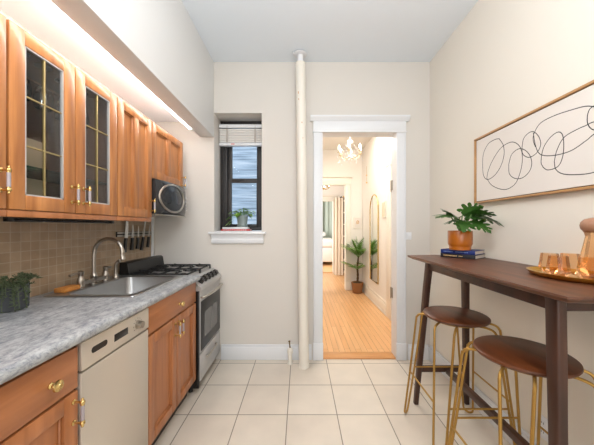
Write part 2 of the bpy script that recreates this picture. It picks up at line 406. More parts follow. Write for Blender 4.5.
# ---------------------------------------------------------------- window
w1 = bpy.data.objects.new('window_1', None); C.objects.link(w1); w1.location = (-.6, 2.70, 1.25); w1['kind'] = 'structure'
wx0, wx1 = -.829, -.373
f = MB(); Y0, Y1 = 2.747, 2.812
f.box(wx0, wx0+.07, Y0, Y1, 1.245, 2.38, .002).box(wx1-.03, wx1, Y0, Y1, 1.245, 2.38, .002)
f.box(wx0+.07, wx1-.03, Y0+.0, Y1, 1.245, 1.275, .002).box(wx0+.07, wx1-.03, Y0, Y1, 2.33, 2.38, .002)
f.box(wx0+.028, wx0+.034, Y0-.008, Y0, 1.25, 2.37, .001).box(wx0+.052, wx0+.058, Y0-.008, Y0, 1.25, 2.37, .001)
f.out('window_frame', BRONZE, w1)
for nm, z0, z1, yy in (('lower_sash', 1.275, 1.775, Y0+.008), ('upper_sash', 1.755, 2.33, Y0+.03)):
    s = MB(); a, b_ = wx0+.071, wx1-.031
    s.box(a, a+.045, yy, yy+.02, z0, z1, .002).box(b_-.05, b_, yy, yy+.02, z0, z1, .002)
    s.box(a+.045, b_-.05, yy, yy+.02, z0, z0+.035, .002).box(a+.045, b_-.05, yy, yy+.02, z1-.035, z1, .002)
    if nm == 'lower_sash': s.box(-.63, -.57, yy-.012, yy, z1-.018, z1+.004, .003)
    so = s.out(nm, BRONZE, w1)
    MB().box(a+.046, b_-.051, yy+.008, yy+.012, z0+.036, z1-.036).out('pane', WPANE, so)
si = MB(); si.box(-.872, -.328, 2.50, 2.553, 1.212, 1.234, .006).box(WX0+.002, WX1-.002, 2.555, 2.746, 1.2325, 1.242, .002)
si.out('window_sill', WHITE, w1)
ap = MB(); ap.prism([(2.555, 1.215), (2.515, 1.215), (2.520, 1.195), (2.530, 1.18), (2.530, 1.165), (2.526, 1.16), (2.526, 1.135), (2.534, 1.122), (2.555, 1.118)], 'x', -.85, -.352)
ap.out('sill_apron', WHITE, w1)
bl = thing('window_blind', (-.6, 2.72, 2.1), 'raised off-white slatted blind bunched at the top of the window', 'blind')
MB().box(-.822, -.378, 2.685, 2.725, 2.29, 2.325, .003).out('headrail', WHITE, bl)
s = MB()
for i in range(8): s.box(-.820, -.380, 2.682, 2.727, 2.143+i*.0172, 2.156+i*.0172, .0025, seg=1)
s.out('slats', BLIND, bl)
MB().box(-.821, -.379, 2.68, 2.728, 2.108, 2.138, .003).box(-.70, -.665, 2.6785, 2.68, 2.118, 2.126, 0, 1).out('bottom_rail', [WHITE, REDC], bl)
for x in (-.74, -.455): MB().cyl((x, 2.676, 2.12), (x, 2.676, 2.31), .0022, n=6).box(x-.008, x+.008, 2.673, 2.679, 2.145, 2.27, .001).out('ladder_cord', mat('blind_tape', (190, 180, 170), .8), bl)
struct('wall_neighbour', MB().box(-2.6, -.13, 4.2, 4.3, -1, 6), OUTW)

# ---------------------------------------------------------------- pipes
p = MB(); p.cyl((.037, 2.415, .003), (.004, 2.415, 2.777), .0455, n=32)
p.tube([(.038, 2.415, .0), (.037, 2.415, .012)], .049, 32)
riser = thing('heating_pipe', (.037, 2.415, 0), 'tall cream painted heating pipe running floor to ceiling beside the doorway', 'pipe')
p.out('pipe_body', PIPEP, riser)
MB().cyl((.0035, 2.415, 2.777), (.002, 2.415, 2.876), .027, n=24).out('upper_pipe', WHITE, riser)
MB().lathe([(.028, 0), (.05, .002), (.062, .010), (.05, .024), (.029, .028)], (.001, 2.415, 2.847), 28).ball((-.055, 2.40, 2.862), .012, n=10).out('ceiling_flange', WHITE, riser)
for z, dx, h in ((2.49, -.021, .028), (2.43, -.018, .018), (2.22, .006, .012), (2.08, .012, .008)):
    MB().ball((.004+.033*(2.777-z)/2.777+dx, 2.415-math.sqrt(.0455**2-dx*dx)+.0004, z), .006, (.9, .12, h/.012), 10).out('rust_chip', RUST, riser, label='orange-brown chipped paint spot')
v = thing('capped_pipe_stub', (-.093, 2.465, 0), 'short cream pipe stub with small brass bleed valve on tile floor', 'pipe')
MB().lathe([(.022, .0), (.028, .004), (.02, .012), (.0195, .1), (.026, .104), (.027, .135), (.019, .142), (.017, .15), (0, .152)], (-.093, 2.465, .001), 20).out('stub', PIPEP, v)
MB().cyl((-.093, 2.465, .152), (-.098, 2.465, .205), .006, n=10).ball((-.099, 2.465, .212), .011, (1, .7, .8), 10).out('valve', mat('aged_brass', (120, 96, 62), .5, .6), v)

# ---------------------------------------------------------------- switches and outlets
def plate(name, origin, normal_axis, label, cat, wdt, h, kind='outlet'):
    x, y, z = origin; b = MB(); t = MB(); e = thing(name, origin, label, cat)
    if normal_axis == 'y':
        b.box(x-wdt/2, x+wdt/2, y-.006, y-.0005, z, z+h, .002)
        for q in ((.68, .32) if kind == 'outlet' else (.5,)): t.box(x-.012, x+.012, y-.009, y-.005, z+h*q-.011, z+h*q+.011, .002)
    else:
        b.box(x-.006, x-.0005, y-wdt/2, y+wdt/2, z, z+h, .002)
        for q in (.7, .3):
            t.box(x-.008, x-.005, y-.014, y+.014, z+h*q-.014, z+h*q+.014, .004)
            for dy in (-.006, .006): t.box(x-.0086, x-.0078, y+dy-.0012, y+dy+.0012, z+h*q-.004, z+h*q+.006, 0, 1)
    b.out('cover_plate', WHITE, e); t.out('sockets' if kind == 'outlet' else 'toggle', [WHITE, IRON], e)
plate('light_switch', (1.052, YB, 1.158), 'y', 'small white switch plate on the wall right of the doorway', 'switch', .052, .07, 'switch')
plate('light_switch', (-1.108, YB, 1.65), 'y', 'narrow off-white switch plate on the wall just right of the microwave', 'switch', .03, .09, 'switch')
plate('wall_outlet', (XR, 1.36, .19), 'x', 'white double socket low on the right wall under the tall table', 'outlet', .07, .115)

# ---------------------------------------------------------------- cabinet hardware
def pull_local():
    b = MB()
    for z in (-.036, .036):
        b.cyl((0, 0, z), (.03, 0, z), .0042, n=10).ball((.032, 0, z), .0085, n=12).lathe([(.0, 0), (.009, 0), (.009, .003), (.004, .006)], (0, 0, 0), 12, M=Matrix.Translation((0, 0, z)) @ Matrix.Rotation(PI/2, 4, 'Y'))
        b.cyl((.032, 0, z-.010*(1 if z > 0 else -1)), (.032, 0, z), .0065, n=10)
        b.ball((.032, 0, z+.011*(1 if z > 0 else -1)), .0045, n=8)
    b.cyl((.032, 0, -.029), (.032, 0, .029), .0062, n=12, mi=1)
    return b
def pull(door, x, y, z):
    b = pull_local(); bmesh.ops.translate(b.bm, verts=b.bm.verts, vec=Vector((x, y, z)))
    return b.out('handle', [BRASS, CRYST], door, label='brass posts holding a pale crystal bar')
def knob(door, x, y, z):
    M = Matrix.Translation((x, y, z)) @ Matrix.Rotation(PI/2, 4, 'Y')
    return MB().lathe([(.0, 0), (.010, 0), (.010, .003), (.006, .007), (.006, .014), (.014, .018), (.0185, .023), (.017, .028), (.009, .031), (.007, .034), (0, .035)], (0, 0, 0), 24, M=M).out('knob', BRASS, door, label='round brass knob')
def door_front(cab, xf, y0, y1, z0, z1, m, mull=False, glazed=False, fw=.055, name='door'):
    t = .02; b = MB(); x0 = xf-t
    b.box(x0, xf, y0, y0+fw, z0, z1, .003).box(x0, xf, y1-fw, y1, z0, z1, .003)
    b.box(x0, xf, y0+fw-.001, y1-fw+.001, z0, z0+fw, .003).box(x0, xf, y0+fw-.001, y1-fw+.001, z1-fw, z1, .003)
    if not glazed:
        b.box(x0+.001, xf-.016, y0+fw-.004, y1-fw+.004, z0+fw-.004, z1-fw+.004)
        # inner ogee edge
        iy0, iy1, iz0, iz1 = y0+fw, y1-fw, z0+fw, z1-fw
        cols = [(iy0, iy1)]
        if mull:
            c = (iy0+iy1)/2; b.box(x0, xf, c-.026, c+.026, iz0-.001, iz1+.001, .003); cols = [(iy0, c-.026), (c+.026, iy1)]
        for a, c in cols:
            for (p0, p1, q0, q1) in ((a, a+.008, iz0, iz1), (c-.008, c, iz0, iz1), (a+.008, c-.008, iz0, iz0+.008), (a+.008, c-.008, iz1-.008, iz1)):
                b.box(x0+.002, xf-.009, p0, p1, q0, q1, .003, seg=1)
    d = b.out(name, m, cab)
    if glazed:
        iy0, iy1, iz0, iz1 = y0+fw, y1-fw, z0+fw, z1-fw
        MB().box(xf-.013, xf-.010, iy0-.004, iy1+.004, iz0-.004, iz1+.004).out('glass_pane', PANE, d)
        k = MB(); c = (iy0+iy1)/2
        k.box(xf-.014, xf-.006, c-.0035, c+.0035, iz0, iz1, .001, seg=1)
        for q in (1/3, 2/3):
            z = iz0+(iz1-iz0)*q; k.box(xf-.0145, xf-.0065, iy0, iy1, z-.003, z+.003, .001, seg=1).ball((xf-.008, c, z), .006, (.6, 1, 1), 8)
        k.out('lead_came', CAME, d)
        g = MB(); g.box(xf-.015, xf-.003, iy0, iy0+.006, iz0, iz1).box(xf-.015, xf-.003, iy1-.006, iy1, iz0, iz1).box(xf-.015, xf-.003, iy0, iy1, iz0, iz0+.006).box(xf-.015, xf-.003, iy0, iy1, iz1-.006, iz1)
        g.out('glazing_bead', GREY, d)
    return d
XU = -1.08; ZU0, ZU1 = 1.345, 2.055
def upper(y0, y1, z0, z1, label, rail=True, hollow=False, shelves=()):
    e = thing('wall_cabinet', (XL+.15, (y0+y1)/2, z0), label, 'cabinet', None)
    xf = XU-.021; xb = XL+.001; t = .016; b = MB()
    b.box(xb, xf, y0, y0+t, z0, z1, .001).box(xb, xf, y1-t, y1, z0, z1, .001)
    b.box(xb, xf, y0+t, y1-t, z0, z0+t).box(xb, xf, y0+t, y1-t, z1-t, z1).box(xb, xb+.008, y0+t, y1-t, z0+t, z1-t, 0, 1)
    for ya, yb in ((y0+t, y0+t+.001), (y1-t-.001, y1-t)): b.box(xb+.008, xf-.001, ya, yb, z0+t, z1-t, 0, 1)
    if not hollow: b.box(xf-.01, xf, y0+t, y1-t, z0+t, z1-t)
    b.out('carcass', [CAB, CABIN], e)
    if rail: MB().box(XU-.035, XU-.004, y0, y1, z0-.027, z0-.0005, .004).out('light_rail', CABD, e)
    for z in shelves: MB().box(xb+.01, xf-.02, y0+t+.002, y1-t-.002, z, z+.007).out('glass_shelf', SHELFG, e, label='green-edged glass shelf')
    return e
cA = upper(.385, .976, ZU0, ZU1, 'wooden wall cabinet cut off by the left edge, nearest the camera')
d = door_front(cA, XU, .387, .679, ZU0+.002, ZU1-.002, CAB); pull(d, XU, .655, 1.44)
d = door_front(cA, XU, .683, .972, ZU0+.002, ZU1-.002, CAB); pull(d, XU, .950, 1.45)
cB = upper(.978, 1.563, ZU0, ZU1, 'wooden wall cabinet with two leaded glass doors above the counter', hollow=True, shelves=(1.527,))
d = door_front(cB, XU, .981, 1.268, ZU0+.002, ZU1-.002, CAB, glazed=True, fw=.058); pull(d, XU, 1.249, 1.433)
d = door_front(cB, XU, 1.272, 1.561, ZU0+.002, ZU1-.002, CAB, glazed=True, fw=.058); pull(d, XU, 1.316, 1.433)
cC = upper(1.565, 1.928, ZU0, ZU1, 'wooden wall cabinet with one two-panel door above the knife rack')
d = door_front(cC, XU, 1.568, 1.926, ZU0+.002, ZU1-.002, CAB, mull=True); pull(d, XU, 1.905, 1.433)
cD = upper(1.930, 2.44, 1.640, ZU1, 'short wooden wall cabinet above the microwave', rail=False)
d = door_front(cD, XU, 1.934, 2.436, 1.642, ZU1-.002, CAB, mull=True); pull(d, XU, 2.412, 1.695)

# glasses hanging in the glazed cabinet
def wine_glass(y, x, label, first=[None]):
    if first[0] is None:
        g = thing('wine_glass', (x, y, 2.03), label, 'wine glass', 'wine glasses hanging in the wall cabinet')
        MB().lathe([(.0, -.001), (.033, -.002), (.033, -.004), (.006, -.01), (.0035, -.02), (.0035, -.085), (.012, -.095), (.03, -.115), (.038, -.145), (.036, -.17), (.031, -.198)], (x, y, 2.03), 24).out('bowl_and_stem', CLEAR, g)
        first[0] = g
    else: dup(first[0], loc=(x, y, 2.03), label=label)
wine_glass(1.13, -1.20, 'wine glass hanging upside down nearest the left edge behind the first glass door')
wine_glass(1.235, -1.20, 'wine glass hanging upside down further right behind the first glass door')
wine_glass(1.36, -1.22, 'wine glass hanging upside down on the left behind the second glass door')
wine_glass(1.47, -1.22, 'wine glass hanging upside down on the right behind the second glass door')
MB().box(-1.36, -1.16, 1.0, 1.54, 2.0305, 2.038, .001).out('glass_hanging_rack', CABIN, None, 'dark rack under the cabinet top holding hanging wine glasses', 'rack')
MB().box(-1.36, -1.22, 1.16, 1.27, 1.362, 1.50, .003).out('storage_box', CREAMB, None, 'cream box on the cabinet floor behind the first glass door', 'box', 'cream boxes in the glazed cabinet')
MB().box(-1.36, -1.22, 1.12, 1.26, 1.5345, 1.68, .003).out('storage_box', CREAMB, None, 'cream box on the glass shelf behind the first glass door', 'box', 'cream boxes in the glazed cabinet')
# under-cabinet lamp
l_ = thing('under_cabinet_light', (-1.25, 1.43, 1.315), 'slim dark linear light fixed under the wall cabinets', 'light')
MB().cyl((-1.25, 1.12, 1.309), (-1.25, 1.76, 1.309), .006, n=10).out('tube', DGREY, l_)
MB().box(-1.262, -1.238, 1.12, 1.145, 1.303, 1.344, .002).box(-1.262, -1.238, 1.735, 1.76, 1.303, 1.344, .002).box(-1.256, -1.244, 1.145, 1.735, 1.3155, 1.344).out('bracket', BLACK, l_)

# ---------------------------------------------------------------- base units
XB = -.788; ZB0, ZB1 = .10, .872
def base(name, y0, y1, label, cut=False):
    e = thing(name, (XL+.3, (y0+y1)/2, 0), label, 'cabinet'); xf = XB-.021; t = .016; b = MB()
    b.box(XL+.001, xf, y0, y0+t, ZB0, ZB1).box(XL+.001, xf, y1-t, y1, ZB0, ZB1).box(XL+.001, xf, y0+t, y1-t, ZB0, ZB0+t)
    b.box(xf-.012, xf, y0+t, y1-t, ZB0+t, ZB1)
    b.out('carcass', CABD, e)
    MB().box(XL+.001, XB-.07, y0, y1, .001, ZB0-.001).out('toe_kick', BLACK, e)
    return e
c1 = base('base_cabinet', .30, .941, 'wooden base cabinet nearest the camera with one wide drawer')
d = MB().box(XB-.02, XB, .303, .938, .712, .857, .004).out('drawer', CABH, c1); knob(d, XB, .834, .778); knob(d, XB, .45, .778)
d = door_front(c1, XB, .621, .938, .125, .703, CABD); pull(d, XB, .918, .635)
d = door_front(c1, XB, .303, .618, .125, .703, CABD); pull(d, XB, .33, .635)
c2 = base('base_cabinet', 1.372, 2.004, 'wooden sink base cabinet between dishwasher and stove')
d = MB().box(XB-.02, XB, 1.376, 2.001, .716, .867, .004).out('drawer', CABH, c2); knob(d, XB, 1.725, .778)
d = door_front(c2, XB, 1.376, 1.686, .125, .705, CABD); pull(d, XB, 1.665, .632)
d = door_front(c2, XB, 1.690, 2.001, .125, .705, CABD); pull(d, XB, 1.713, .632)

dw = thing('dishwasher', (-1.1, 1.155, 0), 'beige stainless steel dishwasher between the two base cabinets', 'dishwasher')
y0, y1 = .945, 1.368
MB().box(-1.38, XB-.02, y0, y1, .10, .868, .002).out('body', BLACK, dw)
MB().box(-1.38, XB-.07, y0, y1, .001, .099).out('toe_kick', BLACK, dw)
MB().box(XB-.02, XB+.004, y0+.002, y1-.002, .125, .752, .004).out('door', STEELW, dw)
cp = MB().box(XB-.02, XB+.006, y0+.002, y1-.002, .760, .864, .004).out('control_panel', STEELW, dw)
def yz_rr(xa, xb, a, b, c, d_, r, k=5):
    R = rrect(a, b, c, d_, 0, r, k); return [[(xa, p[0], p[1]) for p in R], [(xb, p[0], p[1]) for p in R]]
MB().loft(yz_rr(XB+.0055, XB+.0066, .99, 1.072, .803, .827, .0115)).out('handle_slot', BLACK, cp, label='black pocket handle slot')
MB().box(XB+.0055, XB+.0068, 1.112, 1.20, .795, .826, .001).out('display', BLACK, cp, label='dark rectangular display')
s = MB().lathe([(0, 0), (.021, 0), (.021, .006), (.018, .008), (.017, .024), (.0165, .026), (0, .026)], (0, 0, 0), 24, M=Matrix.Translation((XB+.006, 1.272, .810)) @ Matrix.Rotation(PI/2, 4, 'Y'))
s.box(XB+.031, XB+.034, 1.270, 1.274, .795, .825, .001)
s.out('knob', NICKEL, cp, label='round steel dial')
s = MB()
for k in range(9):
    a = math.radians(-40+k*32); s.box(XB+.0058, XB+.0064, 1.272+.031*math.cos(a)-.0025, 1.272+.031*math.cos(a)+.0025, .810+.031*math.sin(a)-.0012, .810+.031*math.sin(a)+.0012)
s.out('dial_marks', DGREY, cp)

# worktop
SX0, SX1, SY0, SY1 = -1.325, -.878, 1.385, 1.952
wt = MB()
prof = [(-.862, .876), (-.766, .876), (-.759, .882), (-.757, .890), (-.757, .900), (-.761, .909), (-.770, .9145), (-.862, .915)]
wt.prism(prof, 'y', .05, 2.008)
wt.box(XL+.0085, -.862, .05, SY0, .876, .915).box(XL+.0085, -.862, SY1, 2.008, .876, .915).box(XL+.0085, SX0, SY0, SY1, .876, .915).box(SX1, -.862, SY0, SY1, .876, .915)
wt.out('worktop', GRAN, None, 'long grey mottled laminate worktop over the base cabinets', 'worktop')

# sink
sk = thing('kitchen_sink', (-1.1, 1.667, .9155), 'stainless steel drop-in sink set in the grey worktop', 'sink')
b = MB(); R = lambda x0, x1, y0, y1, z, r: rrect(x0, x1, y0, y1, z, r, 6)
rings = [R(-1.343, -.862, 1.367, 1.967, .9158, .02), R(-1.341, -.864, 1.369, 1.965, .921, .02), R(-1.335, -.870, 1.375, 1.959, .923, .02),
         R(-1.262, -.893, 1.402, 1.932, .9215, .045), R(-1.255, -.900, 1.409, 1.925, .915, .045), R(-1.247, -.908, 1.417, 1.917, .80, .05), R(-1.225, -.930, 1.44, 1.895, .745, .06), R(-1.13, -1.03, 1.62, 1.72, .738, .045)]
b.loft(rings, caps=False)
t = R(-1.13, -1.03, 1.62, 1.72, .738, .045); b.faces(t, [list(range(len(t)))])
b.out('basin', SINKS, sk)
MB().lathe([(.0, .004), (.025, .003), (.038, .006), (.043, .004), (.044, .0)], (-1.08, 1.67, .739), 24).out('drain', NICKEL, sk)
fc = thing('kitchen_faucet', (-1.298, 1.665, .9235), 'brushed nickel gooseneck bridge faucet with lever handles on the sink', 'faucet')
Z = .9235; X = -1.300
b = MB(); b.lathe([(.028, 0), (.028, .008), (.02, .014), (.017, .045), (.02, .05), (.014, .062), (.013, .07)], (X, 1.665, Z), 20)
path = [(X, 1.665, Z+.05), (X, 1.665, 1.08), (X+.004, 1.665, 1.13)]
for k in range(13):
    a = PI-PI*k/12*1.06; path.append((X+.092+.088*math.cos(a), 1.665, 1.118+.088*math.sin(a)))
b.tube(bez(path, 3), .0115, 14)
b.out('spout', NICKEL, fc)
e = Vector(path[-1]); MB().cyl(e, e+Vector((.006, 0, -.026)), .0135, .0155, 14).out('spout_tip', NICKEL, fc)
MB().loft([[(X+sx*.015*q, 1.565+(.2 if k else 0)*1.0, Z+.024+sz*.011*q) for sx, sz in ((-1, -1), (1, -1), (1, 1), (-1, 1))] for k, q in ((0, 1), (1, 1))]).out('bridge', NICKEL, fc)
for yy, sgn in ((1.565, -1), (1.765, 1)):
    b = MB(); b.lathe([(.021, 0), (.021, .01), (.018, .02), (.021, .034), (.017, .05), (.013, .058), (.013, .072), (.016, .078), (.016, .09), (.008, .097), (0, .098)], (X, yy, Z), 18)
    b.tube(bez([(X, yy, Z+.084), (X-.006, yy+sgn*.028, Z+.085), (X-.012, yy+sgn*.062, Z+.078)], 5), .006, 10, rf=lambda t: .8+.7*t)
    b.out('lever_handle', NICKEL, fc)
sp = thing('side_sprayer', (-1.30, 1.862, Z), 'small nickel side sprayer right of the gooseneck faucet', 'sprayer')
MB().lathe([(.02, 0), (.02, .006), (.013, .015), (.012, .03)], (-1.30, 1.862, Z), 18).out('holder', NICKEL, sp)
MB().tube(bez([(-1.30, 1.862, Z+.03), (-1.30, 1.862, Z+.07), (-1.298, 1.862, Z+.092), (-1.288, 1.865, Z+.112), (-1.272, 1.866, Z+.118)], 4), .011, 12, rf=lambda t: .85+.35*abs(t-.3)).out('spray_head', NICKEL, sp)
MB().box(-1.334, -1.272, 1.428, 1.532, .9225, .947, .005).out('sponge', SPONGE, None, 'orange rectangular sponge lying at the sink corner beside the backsplash', 'sponge')

# ---------------------------------------------------------------- stove
st = thing('gas_stove', (-1.08, 2.275, 0), 'stainless gas stove with black grates at the end of the counter', 'stove')
y0, y1 = 2.014, 2.538
MB().box(-1.372, -.80, y0, y1, .045, .862, .003).out('body', BLACK, st)
for x in (-1.33, -.85):
    for y in (y0+.04, y1-.04): MB().cyl((x, y, .0005), (x, y, .045), .018, .015, 12).out('foot', BLACK, st)
MB().box(-1.372, -.842, y0-.002, y1, .863, .884, .004).out('cooktop', GREY, st)
MB().loft([[(x, y, z) for x, z in ((-1.376, .885), (-1.30, .885), (-1.318, .998), (-1.332, 1.008), (-1.376, 1.008))] for y in (y0, y1)]).out('backguard', BLACK, st)
cp = MB().prism([(-.842, .866), (-.842, .888), (-.83, .888), (-.757, .818), (-.757, .79), (-.80, .79), (-.80, .862)], 'y', y0-.002, y1).out('control_panel', GREY, st)
nrm = Vector((.07, 0, .073)).normalized()
for k in range(5):
    yy = 2.09+k*.087; c = Vector((-.7925, yy, .8525)); q = Matrix.Translation(c) @ Vector((0, 0, 1)).rotation_difference(nrm).to_matrix().to_4x4()
    MB().lathe([(0, 0), (.030, 0), (.030, .006), (.027, .009), (.025, .030), (0, .031)], n=20, M=q).box(-.004, .004, -.023, .023, .027, .038, .002, M=q).out('knob', BLACK, cp)
MB().box(-.80, -.773, y0, y0+.02, .046, .788, .001).out('side_trim', BLACK, st)
od = MB().box(-.80, -.770, y0+.022, y1-.002, .302, .782, .005).out('oven_door', GREY, st)
MB().box(-.7695, -.7655, y0+.034, y1-.012, .315, .70, .001).out('door_glass', OVENG, od, label='dark glass oven door panel')
MB().box(-.7653, -.7645, y0+.10, y1-.10, .40, .60, .0).out('oven_window', mat('oven_window', (104, 104, 104), .12, .3), od, label='paler rectangular viewing window')
MB().tube(bez([(-.769, y0+.03, .735), (-.735, y0+.05, .742), (-.722, (y0+y1)/2, .742), (-.735, y1-.05, .742), (-.769, y1-.03, .735)], 6), .011, 12).out('handle', STEEL, od)
dr = MB().box(-.80, -.768, y0+.022, y1-.002, .085, .294, .005).out('drawer', GREY, st)
MB().tube(bez([(-.768, y0+.14, .225), (-.752, y0+.16, .226), (-.748, (y0+y1)/2, .226), (-.752, y1-.16, .226), (-.768, y1-.14, .225)], 6), .009, 10).out('handle', STEEL, dr)
for gx in (-1.19, -.955):
    for gy in (2.145, 2.405):
        MB().lathe([(0, .020), (.028, .019), (.034, .014), (.034, .008), (.045, .006), (.045, 0)], (gx, gy, .884), 22).out('burner', IRON, st)
for gy in (2.145, 2.405):
    b = MB(); zt = .925
    xa, xb, ya, yb = -1.285, -.862, gy-.122, gy+.122
    for (p0, p1) in (((xa, ya), (xb, ya)), ((xa, yb), (xb, yb)), ((xa, ya), (xa, yb)), ((xb, ya), (xb, yb)), ((-1.072, ya), (-1.072, yb))):
        b.box(min(p0[0], p1[0])-.005, max(p0[0], p1[0])+.005, min(p0[1], p1[1])-.005, max(p0[1], p1[1])+.005, zt-.012, zt, .002, seg=1)
    for gx in (-1.19, -.955):
        for a in range(4):
            dx, dy = math.cos(a*PI/2), math.sin(a*PI/2); L = .112 if a % 2 == 0 else .12
            b.box(min(gx+dx*.022, gx+dx*L)-.004, max(gx+dx*.022, gx+dx*L)+.004, min(gy+dy*.022, gy+dy*L)-.004, max(gy+dy*.022, gy+dy*L)+.004, zt-.006, zt+.004, .002, seg=1)
            b.ball((gx+dx*.105, gy+dy*.105, zt+.002), .009, (1, 1, .8), 8)
    for x in (xa, xb):
        for y in (ya, yb): b.box(x-.005, x+.005, y-.005, y+.005, .8845, zt-.005)
    b.out('grate', IRON, st)

# ---------------------------------------------------------------- microwave
mw = thing('microwave', (-1.23, 2.19, 1.36), 'dark microwave with an oval ring door mounted under the short cabinet', 'microwave')
MB().box(-1.39, -1.085, 1.934, 2.437, 1.378, 1.636, .004).out('body', BLACK, mw)
rings = []
N = 14
for i in range(N+1):
    y = 1.934+.503*i/N; bul = .045*math.sin(PI*i/N)**.7 if 0 < i < N else 0
    rings.append([(-1.084, y, 1.380), (-1.084, y, 1.634), (-1.066+bul*.75, y, 1.634), (-1.058+bul, y, 1.60), (-1.052+bul, y, 1.5), (-1.058+bul, y, 1.41), (-1.066+bul*.75, y, 1.380)])
dd = MB().loft(rings).out('door', DGREY, mw)
def ring_pts(a, b, off, n=40, cy=2.125, cz=1.507):
    P = []
    for k in range(n):
        t = 2*PI*k/n; y = cy+a*math.cos(t); z = cz+b*math.sin(t); u = (y-1.934)/.503
        P.append((-1.052+.045*max(0, math.sin(PI*u))**.7-.008*((z-1.5)/.1)**2+off, y, z))
    return P
MB().tube(ring_pts(.17, .108, .002), .008, 8, closed=True).out('window_ring', NICKEL, dd, label='raised oval metal ring')
c0 = ring_pts(.16, .098, .001); cen = (-1.008, 2.125, 1.507)
MB().faces(c0+[cen], [(i, (i+1) % len(c0), len(c0)) for i in range(len(c0))]).out('window', OVENG, dd, label='dark reflective window')
s = MB()
for k in range(4):
    for j in range(2): s.box(-1.030-.004*j, -1.0265-.004*j, 2.372+.022*j, 2.386+.022*j, 1.43+.035*k, 1.445+.035*k, .001)
s.out('keypad', GREY, dd)
MB().tube(bez([(-1.07, 1.94, 1.372), (-1.03, 2.02, 1.370), (-1.015, 2.19, 1.370), (-1.03, 2.36, 1.370), (-1.07, 2.43, 1.372)], 5), .006, 8).out('lower_trim', NICKEL, mw)
MB().box(-1.38, -1.09, 1.95, 2.42, 1.3705, 1.3775, .001).out('vent_grille', NICKEL, mw)

# knife rack and knives
kr = thing('magnetic_knife_rack', (-1.388, 2.22, 1.21), 'steel magnetic strip on the tile wall above the stove holding knives', 'knife rack')
MB().box(-1.395, -1.383, 2.005, 2.46, 1.205, 1.218, .002).box(-1.395, -1.383, 2.005, 2.46, 1.228, 1.241, .002).box(-1.396, -1.387, 2.0, 2.465, 1.203, 1.243, .001, 1).out('strip', [STEEL, BLACK], kr)
kl = ['chef knife with wide pale blade, leftmost on the magnetic strip', 'narrow knife, second from the left on the magnetic strip', 'short knife in the middle of the magnetic strip',
      'long knife with thick handle, second from the right on the magnetic strip', 'knife at the right end of the magnetic strip']
for i, (y, L, wd, H, til) in enumerate(((2.085, .15, .036, .115, .14), (2.165, .10, .020, .105, .10), (2.24, .09, .016, .10, .10), (2.315, .16, .026, .12, .22), (2.40, .10, .022, .10, .18))):
    e = thing('kitchen_knife', (-1.374, y, 1.195), kl[i], 'knife', 'knives on the magnetic strip')
    M = Matrix.Translation((-1.374, y, 1.195)) @ Matrix.Rotation(-til, 4, 'X')
    MB().prism([(-wd/2, 0), (wd/2, 0), (wd/2*.9, L*.6), (wd*.1, L), (-wd/2, L)], 'x', -.001, .001, M=M).out('blade', BLADE, e)
    MB().loft([[(sx*.007, sy*(.011+.002*q), z) for sx, sy in ((-1, -1), (1, -1), (1, 1), (-1, 1))] for z, q in ((-.004, 1), (-.03, 0), (-H+.02, 1), (-H, 2))], M=M).out('handle', BLACK, e)

# ---------------------------------------------------------------- trailing plant on the counter
pp = thing('trailing_potted_plant', (-1.30, 1.165, .916), 'dark charcoal pot of trailing green succulent in the counter corner', 'potted plant')
c = (-1.30, 1.165, .9165)
MB().lathe([(0, 0), (.068, 0), (.074, .004), (.077, .105), (.074, .108), (.070, .104), (.069, .088), (0, .088)], c, 32).out('pot', CHAR, pp)
MB().lathe([(.0, .094), (.068, .0885), (.068, .088)], c, 20).out('soil', SOIL, pp)
sm = MB(); lf = MB(); rr = random.Random(4)
for k in range(34):
    a = rr.uniform(-1.9, 1.5); r0 = rr.uniform(.01, .06); out = rr.uniform(.01, .04); up = rr.uniform(.0, .045); hang = rr.choice([0, 0, 0, .03, .07, .09]) if a < .3 else 0
    dx, dy = math.cos(a), math.sin(a)*1.0
    rx = min(c[0]+dx*(r0+out+.02), 9); 
    pts = [(c[0]+dx*r0, c[1]+dy*r0, c[2]+.09), (c[0]+dx*(r0+out*.5), c[1]+dy*(r0+out*.5), c[2]+.10+up), (c[0]+dx*max(.085, r0+out+.01), c[1]+dy*max(.085, r0+out+.01), c[2]+.10+up*.7)]
    if hang: pts.append((c[0]+dx*(.098+out*.3), c[1]+dy*(.098+out*.3), c[2]+.10-hang))
    P = bez([(max(x, XL+.025), y, z) for x, y, z in pts], 6); sm.tube(P, .0016, 5)
    for i in range(2, len(P)):
        for q in range(3):
            d_ = Vector((rr.uniform(-1, 1), rr.uniform(-1, 1), rr.uniform(-.3, 1))).normalized(); p0 = P[i]; p0 = Vector((max(p0.x, XL+.03), p0.y, p0.z))
            sd = d_.cross(Vector((0, 0, 1))).normalized()*.0032; L = rr.uniform(.010, .018)
            lf.faces([p0, p0+d_*L*.5+sd, p0+d_*L, p0+d_*L*.5-sd, p0+d_*L*.5+Vector((0, 0, .003))], [(0, 1, 4), (1, 2, 4), (2, 3, 4), (3, 0, 4)])
sm.out('stems', LEAFD, pp); lf.out('foliage', LEAFD, pp)

